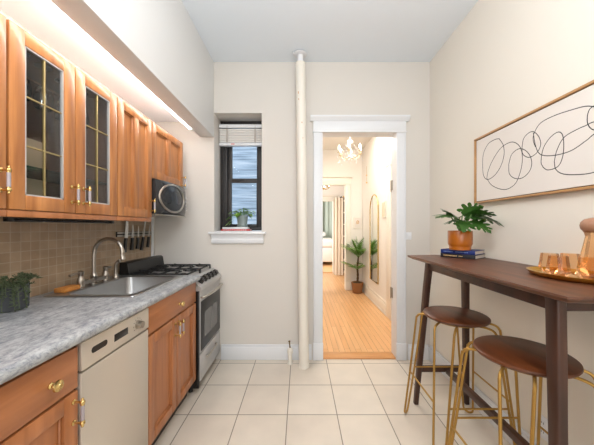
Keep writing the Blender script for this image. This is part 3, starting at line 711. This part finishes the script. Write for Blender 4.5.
# ---------------------------------------------------------------- window sill books and plant
b = thing('paperback_book', (-.62, 2.60, 1.2425), 'coral red paperback lying on the window sill under the white book', 'book')
def book(e, x0, x1, y0, y1, z0, z1, cov, th=.0025, M=None, spine='-y'):
    MB().box(x0, x1, y0, y1, z0, z0+th, .0006, M=M).box(x0, x1, y0, y1, z1-th, z1, .0006, M=M).box(x0, x1, y0, y0+th, z0, z1, .0006, M=M).out('cover', cov, e)
    MB().box(x0+.003, x1-.003, y0+th, y1-.003, z0+th, z1-th, M=M).out('pages', PAPER, e)
book(b, -.768, -.485, 2.565, 2.665, 1.2425, 1.2595, REDC)
s = MB()
for k in range(11): s.box(-.745+.021*k, -.745+.021*k+.014, 2.5644, 2.5652, 1.249, 1.2535)
s.out('spine_lettering', WCOV, b)
b = thing('paperback_book', (-.62, 2.60, 1.2600), 'white book lying on top of the coral book on the window sill', 'book')
book(b, -.755, -.505, 2.567, 2.665, 1.2600, 1.2790, WCOV)
pv = thing('potted_pothos', (-.57, 2.615, 1.2795), 'small grey-green glazed pot with leafy pothos on the window sill books', 'potted plant')
c = (-.572, 2.620, 1.2795)
MB().lathe([(0, 0), (.052, 0), (.055, .008), (.050, .014), (.046, .02), (.056, .11), (.058, .116), (.052, .116), (.05, .10), (0, .10)], c, 28, sy=.7).out('pot', GLAZE, pv)
MB().lathe([(0, .103), (.049, .1005), (.049, .099)], c, 20, sy=.68).out('soil', SOIL, pv)
def leaf_mesh(b, p, d, L, W, droop=.3, fold=.25, n=5, mi=0):
    d = Vector(d).normalized(); side = d.cross(Vector((0, 0, 1)))
    side = side.normalized() if side.length > .05 else Vector((1, 0, 0)); up = side.cross(d).normalized()
    mid, lft, rgt = [], [], []
    for i in range(n+1):
        t = i/n; q = Vector(p)+d*L*t-Vector((0, 0, 1))*droop*L*t*t; wv = W*math.sin(PI*(t**.7))*(1 if i < n else 0)+.0003
        mid.append(q); lft.append(q+side*wv+up*wv*fold); rgt.append(q-side*wv+up*wv*fold)
    V = mid+lft+rgt; F = []; m = n+1
    for i in range(n): F += [(i, i+1, m+i+1, m+i), (i, 2*m+i, 2*m+i+1, i+1)]
    b.faces(V, F, mi)
sm = MB(); lf = MB(); rr = random.Random(11)
for k in range(44):
    a = rr.uniform(0, 2*PI); rad = rr.uniform(.02, .10); h = rr.uniform(.0, .06)
    if k < 6: a = rr.uniform(2.6, 3.6); rad = rr.uniform(.09, .13); h = rr.uniform(-.08, .02)
    e = Vector((c[0]+math.cos(a)*rad, c[1]-.02+max(-.05, min(.01, math.sin(a)*rad*.6)), c[2]+.115+h))
    P = bez([(c[0]+math.cos(a)*.015, c[1]+math.sin(a)*.01, c[2]+.10), (c[0]+math.cos(a)*rad*.6, (c[1]+e.y)/2, c[2]+.14+max(h, 0)*.6), e], 5)
    sm.tube(P, .0014, 5); leaf_mesh(lf, e, (math.cos(a), math.sin(a)*.3-.3, rr.uniform(-.5, .4)), rr.uniform(.04, .055), rr.uniform(.017, .024), .4)
sm.out('stems', STEM, pv); lf.out('foliage', LEAFV, pv)

# ---------------------------------------------------------------- bar table
ZT = 1.075
bt = thing('bar_table', (1.016, 1.38, 0), 'tall narrow walnut bar table against the right wall', 'table')
def outline(ins, z):
    x0, x1, ya, yb = .782+ins, 1.246-ins*.0, .772+ins, 1.925-ins; pts = []
    for i in range(13):
        t = i/12; pts.append((x1-(x1-x0)*t, ya-.05*math.sin(PI*t)*.35, z))
    for i in range(25):
        t = i/24; pts.append((x0-.006*math.sin(PI*t), ya+(yb-ya)*t, z))
    for i in range(13):
        t = i/12; pts.append((x0+(x1-x0)*t, yb+.02*math.sin(PI*t), z))
    out = []
    for p in pts:
        if not out or (Vector(p)-Vector(out[-1])).length > 1e-4: out.append(p)
    return out
MB().loft([outline(.03, ZT-.026), outline(.006, ZT-.014), outline(0, ZT-.006), outline(.002, ZT)]).out('tabletop', WAL, bt)
ap = MB()
ap.box(.888, .910, .93, 1.835, .984, ZT-.0265, .003).box(1.135, 1.157, .93, 1.835, .984, ZT-.0265, .003)
ap.box(.910, 1.135, .925, .947, .984, ZT-.0265, .003).box(.910, 1.135, 1.818, 1.840, .984, ZT-.0265, .003)
ap.out('apron', WALV, bt)
def tleg(xt, yt, xb, yb):
    def R(x, y, z, a, b): return rrect(x-a, x+a, y-b, y+b, z, .008, 3)
    return MB().loft([R(xb, yb, .001, .015, .017), R(xb+(xt-xb)*.8, yb+(yt-yb)*.8, .86, .0185, .025), R(xt, yt, ZT-.0265, .0185, .026)]).out('leg', WALV, bt)
tleg(.900, 1.835, .840, 1.915); tleg(.900, .930, .840, .850); tleg(1.147, 1.835, 1.207, 1.915); tleg(1.147, .930, 1.207, .850)
for y in (.872, 1.893): MB().box(.862, 1.185, y-.012, y+.012, .245, .285, .003).out('stretcher', WALV, bt)
MB().box(1.035, 1.068, .885, 1.880, .240, .275, .003).out('stretcher', WALV, bt)

# ---------------------------------------------------------------- stools (built at the origin, then placed)
def stool():
    e = thing('bar_stool', (0, 0, 0), '', 'stool', 'gold wire bar stools at the table')
    MB().lathe([(0, .728), (.160, .728), (.172, .733), (.177, .741), (.176, .748), (.170, .752), (0, .752)], n=56).out('seat', SEATW, e)
    for sx, sy in ((-1, -1), (1, -1), (1, 1), (-1, 1)):
        T = Vector((-sy, sx, 0)).normalized() if True else None
        R_ = Vector((sx, sy, 0)).normalized()
        P = []
        rF, rT, wF, wT = .300, .212, .028, .050
        def pt(r, wv, z): return R_*r+T*wv+Vector((0, 0, z))
        left = [pt(.125, wT*.9, .722), pt(.165, wT*.95, .722), pt(rT-.016, wT, .714), pt(rT-.002, wT, .696), pt(rT+.004, wT*.98, .668), pt(rT+(rF-rT)*.5, (wT+wF)/2, .35), pt(rF, wF, .03)]
        lp = bez(left, 6)
        arc = [pt(rF+.001, wF*math.cos(PI*k/8), .03-.0235*math.sin(PI*k/8)) for k in range(1, 8)]
        right = [pt(*v) for v in ()]
        mir = [p-T*2*p.dot(T) for p in reversed(lp)]
        MB().tube(list(lp)+arc+list(mir), .0064, 8).out('leg', GOLD, e)
    # foot bars between neighbouring hairpins
    z = .318; t = z/.675; r = .300+(.216-.300)*t; wv = .028+(.049-.028)*t
    for k in range(4):
        a0 = PI/4+k*PI/2; a1 = a0+PI/2
        p = Vector((math.cos(a0), math.sin(a0), 0))*r+Vector((-math.sin(a0), math.cos(a0), 0))*wv
        q = Vector((math.cos(a1), math.sin(a1), 0))*r-Vector((-math.sin(a1), math.cos(a1), 0))*wv
        MB().cyl((p.x, p.y, z), (q.x, q.y, z), .005, n=8).out('foot_bar', GOLD, e)
    MB().lathe([(0, .7155), (.135, .7155), (.135, .7275), (0, .7275)], n=32).out('mounting_plate', GOLD, e)
    return e
s1 = stool(); s1.location = (.945, 1.606, 0); s1['label'] = 'round walnut bar stool with gold wire legs, farther from the camera'
dup(s1, loc=(.945, 1.12, 0), label='round walnut bar stool with gold wire legs, nearer one beside the front table leg')

# ---------------------------------------------------------------- table books and monstera
ang = math.radians(-52.3)
def tbl_book(label, x, y, z, L, D, H, cov, rot, letters, lc):
    e = thing('hardcover_book', (x, y, z), label, 'book', 'books on the bar table')
    M = Matrix.Translation((x, y, z)) @ Matrix.Rotation(rot, 4, 'Z')
    book(e, 0, L, 0, D, 0, H, cov, .003, M=M)
    s = MB()
    for a, b_, h in letters:
        xx = a
        while xx < b_: s.box(xx, xx+.006, -.0006, .0004, H*.5-h, H*.5+h, M=M); xx += .0085
    s.out('spine_lettering', lc, e)
    return e
tbl_book('charcoal hardcover book lying directly on the tall table', .970, 1.822, ZT+.0005, .211, .178, .026, INKC, ang, [(.02, .10, .004), (.115, .14, .003)], PEACH)
tbl_book('navy blue hardcover book under the orange plant pot', .973, 1.826, ZT+.0270, .209, .168, .026, BLUE, ang, [(.02, .075, .003), (.095, .17, .003)], mat('pale_blue_ink', (120, 140, 190), .6))
ph = thing('potted_monstera', (1.06, 1.75, ZT+.0535), 'split-leaf monstera in an orange ceramic pot on the tall table books', 'potted plant')
c = (1.062, 1.752, ZT+.0535)
MB().lathe([(0, 0), (.060, 0), (.064, .003), (.064, .022), (.065, .028), (.070, .036), (.072, .042), (.072, .124), (.070, .127), (.069, .125), (.068, .105), (0, .105)], c, 40).out('pot', TERRA, ph)
MB().lathe([(0, .112), (.067, .1065), (.067, .1055)], c, 24).out('soil', SOIL, ph)
def monstera(e0, d, L, W, roll, droop):
    d = Vector(d).normalized(); side = d.cross(Vector((0, 0, 1))).normalized(); up = side.cross(d).normalized()
    side, up = side*math.cos(roll)+up*math.sin(roll), up*math.cos(roll)-side*math.sin(roll)
    b = MB()
    def P(t, u, w_=0): # t along, u lateral (-1..1)
        q = Vector(e0)+d*L*t+side*W*u+up*(.18*W*abs(u)-droop*L*t*t)-Vector((0, 0, 1))*droop*.4*L*(abs(u)**2)
        return q
    n = 10
    def hw(t): return max(.02, math.sin(PI*min(1, (t+.10)/1.12)**.75))
    for s in (-1, 1):
        V, F = [], []
        for i in range(n+1):
            t = i/n; V += [P(t, 0), P(t, s*hw(t)*.5)]
        for i in range(n): F.append((2*i, 2*i+1, 2*i+3, 2*i+2))
        b.faces(V, F)
        lobes = [(-.04, .22, -.08), (.225, .45, .02), (.455, .66, .08), (.665, .86, .12)]
        for a, c_, sh in lobes:
            V = []; m = 4
            for i in range(m+1):
                q = i/m; tm = (a+c_)/2+sh*q; hwid = (c_-a)/2*(1-.25*q) if q < 1 else (c_-a)*.15
                u = s*(hw((a+c_)/2)*(.48+.52*q)); V += [P(tm-hwid, u), P(tm+hwid, u)]
            b.faces(V, [(2*i, 2*i+1, 2*i+3, 2*i+2) for i in range(m)])
        V = [P(.82, 0), P(.84, s*hw(.84)*.34), P(.93, s*.28), P(1.06, 0)]; b.faces(V, [(0, 1, 2, 3)])
    return b
LV = [((1.00, 1.70, 1.335), (-1, -.1, .12), .12, .055, .2, .18), ((1.035, 1.72, 1.33), (-.75, -.5, -.12), .13, .06, -.4, .15), ((1.10, 1.70, 1.35), (.9, -.35, .2), .11, .055, .4, .3),
      ((1.05, 1.70, 1.31), (-.45, -.8, -.4), .11, .058, .3, .2), ((1.09, 1.69, 1.31), (.55, -.8, -.45), .115, .06, -.3, .2), ((1.06, 1.73, 1.35), (.45, -.4, .35), .11, .058, .9, .2),
      ((1.12, 1.72, 1.35), (1, -.75, -.15), .15, .045, .3, .35), ((1.02, 1.76, 1.34), (-.9, .35, .35), .11, .05, .1, .3), ((1.07, 1.71, 1.33), (.9, -.6, .05), .11, .05, -.2, .25), ((1.0, 1.76, 1.34), (-.5, -.4, .5), .10, .05, .5, .3)]
for e0, d_, L, W, ro, dr_ in LV:
    e0 = (e0[0]+.012, e0[1]+.012, e0[2]+.01); W *= 1.3; L *= 1.1
    monstera(e0, d_, L, W, ro, dr_).out('leaf', LEAF, ph)
    MB().tube(bez([(c[0], c[1], c[2]+.11), (c[0]*.7+e0[0]*.3, c[1]*.7+e0[1]*.3, c[2]+.155), e0], 6), .0036, 8).out('stem', STEM, ph)

# ---------------------------------------------------------------- tray, glasses, carafe
tc = (1.105, 1.06)
MB().lathe([(0, 0), (.86, .0), (.93, .004), (1.0, .018), (1.005, .020), (.985, .0205), (.915, .008), (.85, .0045), (0, .0045)], (tc[0], tc[1], ZT+.0005), 64, sx=.13, sy=.172).out('serving_tray', TRAYG, None, 'oval polished gold tray on the tall table holding amber glassware', 'tray')
ZG = ZT+.0055
def tumbler():
    e = thing('amber_tumbler', (0, 0, 0), '', 'glass', 'amber faceted tumblers on the gold tray')
    n = 8
    def ring(r, z, tw=0): return [(r*math.cos(2*PI*(k+tw)/n), r*math.sin(2*PI*(k+tw)/n), z) for k in range(n)]
    MB().loft([ring(.020, .0), ring(.037, .022), ring(.029, .086)], caps=False).faces(ring(.020, .0), [tuple(range(8))]).out('glass_body', AMBER, e, flat=True)
    return e
g = tumbler(); g.location = (1.082, 1.145, ZG); g['label'] = 'amber faceted tumbler at the far end of the gold tray'
dup(g, loc=(1.012, 1.035, ZG), label='amber faceted tumbler at the front left edge of the gold tray')
dup(g, loc=(1.075, .978, ZG), label='amber faceted tumbler on the tray in front of the carafe')
dup(g, loc=(1.155, 1.13, ZG), label='amber faceted tumbler at the back of the gold tray nearest the wall')
cf = thing('amber_carafe', (1.165, 1.035, ZG), 'amber glass carafe with round wooden stopper on the gold tray', 'carafe')
c = (1.165, 1.035, ZG)
n = 10
def ring(r, z): return [(c[0]+r*math.cos(2*PI*k/n), c[1]+r*math.sin(2*PI*k/n), c[2]+z) for k in range(n)]
MB().loft([ring(.040, 0), ring(.058, .03), ring(.033, .162), ring(.036, .176), ring(.046, .196)], caps=False).faces(ring(.040, 0), [tuple(range(10))]).out('glass_body', AMBER, cf, flat=True)
MB().lathe([(0, .176), (.034, .178), (.046, .192), (.0485, .206), (.046, .219), (.036, .230), (.018, .236), (0, .237)], c, 28).out('stopper', CORK, cf)

# ---------------------------------------------------------------- wall art
art = thing('framed_line_drawing', (XR-.015, 1.30, 1.45), 'long oak-framed abstract black line drawing on the right wall', 'picture')
ya, yb, za, zb = .72, 1.857, 1.443, 1.894
fx0, fx1 = XR-.034, XR-.001
fr = MB(); t = .011
fr.box(fx0, fx1, ya, yb, za, za+t, .001).box(fx0, fx1, ya, yb, zb-t, zb, .001).box(fx0, fx1, ya, ya+t, za, zb, .001).box(fx0, fx1, yb-t, yb, za, zb, .001)
fr.out('frame', OAK, art)
MB().box(fx0+.016, fx1-.002, ya+t, yb-t, za+t, zb-t).out('shadow_gap', INK, art)
cx = fx0+.008
cvs = MB().box(cx, cx+.02, ya+t+.005, yb-t-.005, za+t+.005, zb-t-.005).out('canvas', CANVAS, art)
strokes = [
 [(1.631,1.826),(1.598,1.773),(1.593,1.715),(1.618,1.654),(1.67,1.607),(1.732,1.592),(1.77,1.626),(1.779,1.702),(1.77,1.774),(1.726,1.823),(1.67,1.832),(1.631,1.826)],
 [(1.74,1.6),(1.726,1.649),(1.684,1.71),(1.618,1.764),(1.545,1.776),(1.496,1.751),(1.468,1.707),(1.462,1.644),(1.479,1.578),(1.511,1.527),(1.569,1.505),(1.631,1.516),(1.698,1.551),(1.74,1.6)],
 [(1.557,1.65),(1.534,1.703),(1.479,1.719),(1.428,1.684),(1.403,1.63),(1.414,1.582),(1.458,1.553),(1.511,1.558),(1.552,1.593),(1.557,1.65)],
 [(1.464,1.723),(1.45,1.771),(1.403,1.787),(1.366,1.754),(1.35,1.705),(1.371,1.667),(1.418,1.654),(1.458,1.682),(1.464,1.723)],
 [(1.38,1.698),(1.393,1.735),(1.389,1.77),(1.353,1.811),(1.278,1.819),(1.19,1.81),(1.137,1.8),(1.101,1.78),(1.056,1.744),(1.024,1.694)],
 [(1.393,1.777),(1.38,1.706),(1.353,1.653),(1.286,1.628),(1.203,1.626),(1.137,1.651),(1.107,1.668),(1.056,1.682)],
 [(1.336,1.581),(1.348,1.613),(1.336,1.677),(1.302,1.718),(1.262,1.733),(1.239,1.714),(1.232,1.66),(1.239,1.604),(1.262,1.568),(1.31,1.563),(1.336,1.581)],
 [(1.278,1.598),(1.265,1.648),(1.232,1.697),(1.176,1.713),(1.137,1.717),(1.106,1.72),(1.045,1.702)],
 [(1.278,1.598),(1.271,1.559),(1.239,1.53),(1.176,1.513),(1.106,1.509),(1.045,1.528),(1.014,1.593)],
 [(1.101,1.788),(1.122,1.78),(1.131,1.75),(1.127,1.715),(1.106,1.687),(1.067,1.679),(1.045,1.715),(1.067,1.768),(1.101,1.788)],
 [(.80,1.60),(.84,1.75),(.90,1.83),(.96,1.78),(.95,1.65),(.88,1.55),(.80,1.60)]]
for st_ in strokes:
    P = bez([(cx-.0005, y, z) for y, z in st_], 8)
    t_ = MB().tube(P, .0022, 5)
    for v_ in t_.bm.verts: v_.co.x = cx+(v_.co.x-cx)*.25
    t_.out('ink_line', INK, art)

# ---------------------------------------------------------------- hallway furnishings
ch = thing('crystal_chandelier', (.625, 3.3, 2.1), 'lit crystal chandelier hanging in the hallway', 'chandelier')
cx_, cy_ = .625, 3.3
MB().cyl((cx_, cy_, 2.42), (cx_, cy_, 2.849), .004, n=8).lathe([(0, 0), (.05, 0), (.05, -.012), (.02, -.03), (0, -.03)], (cx_, cy_, 2.849), 20).out('hanging_rod', BRASS, ch)
MB().lathe([(0, 2.125), (.012, 2.13), (.03, 2.15), (.014, 2.17), (.01, 2.2), (.022, 2.225), (.01, 2.25), (.008, 2.33), (.02, 2.35), (.03, 2.36), (.008, 2.37), (.006, 2.42), (0, 2.42)], (cx_, cy_, 0), 16).out('centre_column', CRYS, ch)
class CR:
    def lathe(s, *a): MB().lathe(*a).out('crystal_drop', CRYS, ch)
    def ball(s, *a, **k): MB().ball(*a, **k).out('crystal_bead', CRYS, ch)
cr = CR(); rr = random.Random(3)
for k in range(6):
    a = 2*PI*k/6+.25; dx, dy = math.cos(a), math.sin(a)
    arm = MB().tube(bez([(cx_, cy_, 2.16), (cx_+dx*.05, cy_+dy*.05, 2.135), (cx_+dx*.11, cy_+dy*.11, 2.15), (cx_+dx*.145, cy_+dy*.145, 2.195)], 5), .0045, 7)
    arm.lathe([(0, 0), (.022, .002), (.026, .008), (.008, .010), (.007, .04), (0, .04)], (cx_+dx*.145, cy_+dy*.145, 2.195), 12)
    arm = arm.out('arm', mat('pale_brass', (222, 206, 176), .3, .7), ch)
    MB().lathe([(0, 0), (.008, .004), (.014, .02), (.010, .04), (.003, .054), (0, .058)], (cx_+dx*.145, cy_+dy*.145, 2.236), 12).out('bulb', BULB, arm, label='glowing candle bulb')
    for q in range(7):
        rad = rr.uniform(.03, .165); aa = a+rr.uniform(-.5, .5); zz = rr.choice([2.10, 2.13, 2.17, 2.19])+rr.uniform(-.012, .012)
        cr.lathe([(0, -.014), (.0055, -.004), (.005, .003), (0, .012)], (cx_+math.cos(aa)*rad, cy_+math.sin(aa)*rad, zz), 6)
    for q in range(6):
        cr.ball((cx_+dx*(.145-.11*q/5), cy_+dy*(.145-.11*q/5), 2.215+.12*(q/5)**1.5), .0055, n=6)
for k in range(12):
    a = 2*PI*k/12; cr.lathe([(0, -.03), (.006, -.012), (.005, .002), (0, .01)], (cx_+math.cos(a)*.03, cy_+math.sin(a)*.03, 2.35), 6)
pl = bpy.data.lights.new('chandelier_light', 'POINT'); pl.energy = 9; pl.color = (1, .95, .88); pl.shadow_soft_size = .12
po = bpy.data.objects.new('chandelier_light', pl); C.objects.link(po); po.location = (cx_, cy_, 2.46)

mr = thing('arched_wall_mirror', (HX1-.012, 4.46, .37), 'tall arched mirror in a thin gold frame on the hallway wall', 'mirror')
def arch(y0, y1, z0, z1, x):
    r = (y1-y0)/2; cyy = (y0+y1)/2; P = [(x, y0, z0), (x, y1, z0)]
    for k in range(17):
        a = PI*k/16; P.append((x, cyy+r*math.cos(a), z1-r+r*math.sin(a)))
    return P
MB().loft([arch(4.232, 4.698, .372, 1.818, HX1-.013), arch(4.232, 4.698, .372, 1.818, HX1-.009)]).out('mirror_glass', MIRROR, mr)
MB().tube(arch(4.225, 4.705, .365, 1.825, HX1-.012), .010, 8, closed=True).out('frame', BRASS, mr)

pm = thing('potted_palm', (1.125, 5.14, 0), 'young palm in a tan basket pot at the end of the hallway', 'potted plant')
c = (1.115, 5.13, .0015)
MB().lathe([(0, 0), (.082, 0), (.092, .01), (.112, .17), (.116, .205), (.110, .208), (.105, .19), (0, .185)], c, 28).out('pot', WICK, pm)
MB().lathe([(0, .195), (.106, .192), (.106, .188)], c, 20).out('soil', SOIL, pm)
MB().tube(bez([(c[0], c[1], .19), (c[0]+.008, c[1], .35), (c[0], c[1]-.01, .50), (c[0]+.02, c[1], .72)], 5), .024, 10, rf=lambda t: 1-.4*t+.12*math.sin(t*40)).out('trunk', TRUNK, pm)
def frond(base_, a, L, el, curl):
    b = MB(); P = []
    for i in range(13):
        t = i/12; ea = el-curl*t; 
        if i == 0: p_ = Vector(base_)
        else: p_ = P[-1]+Vector((math.cos(a)*math.cos(ea), math.sin(a)*math.cos(ea), math.sin(ea)))*L/12
        p_.x = min(p_.x, HX1-.05); p_.y = min(p_.y, HY1-.04)
        P.append(p_)
    b.tube(P, .0035, 6, rf=lambda t: 1-.7*t)
    for i in range(2, 13):
        d_ = (P[i]-P[i-1]).normalized() if i else Vector((0, 0, 1)); sd = d_.cross(Vector((0, 0, 1)))
        sd = sd.normalized() if sd.length > .05 else Vector((1, 0, 0)); ll = L*.42*math.sin(PI*(i/12*.85+.12))
        for s_ in (-1, 1):
            e_ = (d_*.8+sd*s_*.8+Vector((0, 0, -.15))).normalized()
            tip = P[i]+e_*ll
            if tip.x > HX1-.03 or tip.y > HY1-.03: ll2 = ll*.35
            else: ll2 = ll
            leaf_mesh(b, P[i], e_, ll2, .016, .15, .2, 3)
    return b
k = 0
for zb_, xb_, cnt, L, el, cu, ph0 in ((.68, .02, 9, .44, 1.05, .75, 0), (.44, -.005, 7, .34, .9, .8, .4), (.70, .02, 5, .42, 1.4, .4, .3)):
    for i in range(cnt):
        a = ph0+2*PI*i/cnt; fb = frond((c[0]+xb_, c[1], zb_), a, L*rnd.uniform(.85, 1.1), el*rnd.uniform(.85, 1.1), cu)
        for v_ in fb.bm.verts: v_.co.x = min(v_.co.x, HX1-.022-.002*rnd.random()); v_.co.y = min(v_.co.y, HY1-.026-.002*rnd.random())
        fb.out('frond', LEAFP, pm)

fp = thing('small_framed_print', (1.17, HY1-.012, 1.25), 'small white framed print with tan motif above the hallway palm', 'picture')
MB().box(1.088, 1.244, HY1-.022, HY1-.002, 1.245, 1.478, .003).out('frame', HALLT, fp)
MB().box(1.10, 1.232, HY1-.0235, HY1-.0215, 1.257, 1.466).out('print', CANVAS, fp)
MB().tube(bez([(1.150, HY1-.0238, 1.345), (1.146, HY1-.0238, 1.385), (1.166, HY1-.0238, 1.41), (1.188, HY1-.0238, 1.385), (1.184, HY1-.0238, 1.345)], 5), .007, 6).tube([(1.160, HY1-.0238, 1.34), (1.174, HY1-.0238, 1.395)], .005, 6).out('motif', PEACH, fp)
hp = thing('framed_photo', (HX1-.01, 3.93, 1.55), 'pale frame on the right hallway wall nearer than the mirror', 'picture')
MB().box(HX1-.018, HX1-.001, 3.86, 4.02, 1.42, 1.66, .003).out('frame', HALLT, hp)
MB().box(HX1-.0195, HX1-.0175, 3.875, 4.005, 1.435, 1.645).out('print', mat('pale_print', (222, 206, 180), .7), hp)
hk = thing('hanging_ornament', (HX1-.01, 4.95, 2.2), 'tiny dangling ornament high on the right hallway wall', 'ornament')
MB().cyl((HX1-.012, 4.95, 2.12), (HX1-.012, 4.95, 2.42), .0025, n=6).out('cord', BRASS, hk)
MB().ball((HX1-.014, 4.95, 2.25), .012, n=8).ball((HX1-.014, 4.95, 2.11), .016, n=8).out('bead', BRASS, hk)

# middle room: curtain, rod, shelves, far pendant
rod = thing('curtain_rod', (1.1, 6.9, 2.06), 'brass curtain rod end above the beige curtain in the far room', 'curtain rod')
MB().cyl((1.13, 6.78, 2.06), (1.85, 6.78, 2.06), .009, n=8).out('pole', BRASS, rod)
MB().ball((1.115, 6.78, 2.06), .022, n=10).out('finial', BRASS, rod)
def drape(x0, x1, y, z0, z1, folds, depth, name, m, label, cat='curtain', gather=0):
    b = MB(); N = folds*8; rings = []
    for j in range(9):
        q = j/8; z = z1+(z0-z1)*q; row = []
        for i in range(N+1):
            u = i/N; dd = depth*(1-.3*gather*math.sin(PI*q))
            xx = x0+(x1-x0)*u
            if gather: xx = x0+(x1-x0)*u*(1-.12*gather*math.sin(PI*q)) + .0
            row.append((xx, y+dd*math.sin(2*PI*folds*u+.3*q), z))
        rings.append(row+[(p[0], p[1]+.006, p[2]) for p in reversed(row)])
    b.loft(rings); return b.out(name, m, None, label, cat)
drape(.885, 1.13, 6.86, .03, 2.04, 3, .025, 'curtain', DRAPE, 'long beige curtain hanging beside the dark shelves past the hallway')
sh = thing('open_shelving', (1.45, 7.1, 0), 'tall dark-backed closet shelving with white shelves behind the beige curtain', 'shelving')
b = MB(); b.box(1.10, 1.80, 7.30, 7.32, .002, 2.1, 0, 1).box(1.10, 1.118, 7.04, 7.30, .002, 2.1, 0, 1).box(1.782, 1.80, 7.04, 7.30, .002, 2.1)
b.out('carcass', [HALLT, BKSH], sh)
for z in (.05, .38, .70, 1.02, 1.34, 1.66, 1.98): MB().box(1.119, 1.781, 7.03, 7.299, z, z+.025, .002).out('shelf', HALLT, sh)
pc = thing('brass_pendant', (.55, 6.4, 2.25), 'small brass branched chandelier in the far room seen through the doorway', 'chandelier')
MB().cyl((.555, 6.4, 2.30), (.555, 6.4, 2.849), .005, n=8).lathe([(0, 2.19), (.02, 2.2), (.03, 2.22), (.012, 2.25), (.012, 2.31), (0, 2.31)], (.555, 6.4, 0), 12).out('stem', BRASS, pc)
for k in range(6):
    a = 2*PI*k/6+.2; dx, dy = math.cos(a), math.sin(a)
    am = MB().tube(bez([(.555, 6.4, 2.22), (.555+dx*.08, 6.4+dy*.08, 2.19), (.555+dx*.15, 6.4+dy*.15, 2.23)], 4), .006, 6).lathe([(0, 0), (.02, .003), (.018, .03), (0, .03)], (.555+dx*.15, 6.4+dy*.15, 2.23), 8).out('arm', BRASS, pc)
    MB().lathe([(0, 0), (.012, .01), (.010, .03), (0, .045)], (.555+dx*.15, 6.4+dy*.15, 2.261), 8).out('bulb', BULB, am)

# bedroom
bd = thing('bed', (.4, 9.6, 0), 'bed with white linen in the green bedroom at the far end', 'bed')
MB().box(-.45, 1.2, 8.75, 10.55, .12, .60, .03).out('bed_base', LINEN, bd)
MB().box(-.47, 1.22, 8.72, 10.57, .601, .86, .07, seg=4).out('duvet', LINEN, bd)
for x in (-.38, 1.13):
    for y in (8.85, 10.45): MB().cyl((x, y, .001), (x, y, .12), .03, n=10).out('leg', WALV, bd)
for x in (.05, .75):
    M = Matrix.Translation((x, 10.35, 1.0)) @ Matrix.Rotation(-.9, 4, 'X')
    MB().ball((0, 0, 0), .28, (1, .25, .62), 20, M=M).out('pillow', LINEN, None, 'white pillow at the %s side of the far bed head' % ('left' if x < .4 else 'right'), 'pillow', 'pillows on the far bed')
drape(.25, .95, 10.78, .002, 2.5, 4, .025, 'curtain', SAGED, 'sage green curtain on the far bedroom wall behind the bed')
drape(1.0, 1.7, 10.78, .002, 2.5, 4, .025, 'curtain', mat('dark_sage_drape', (172, 178, 168), .85), 'darker green curtain to the right on the far bedroom wall')
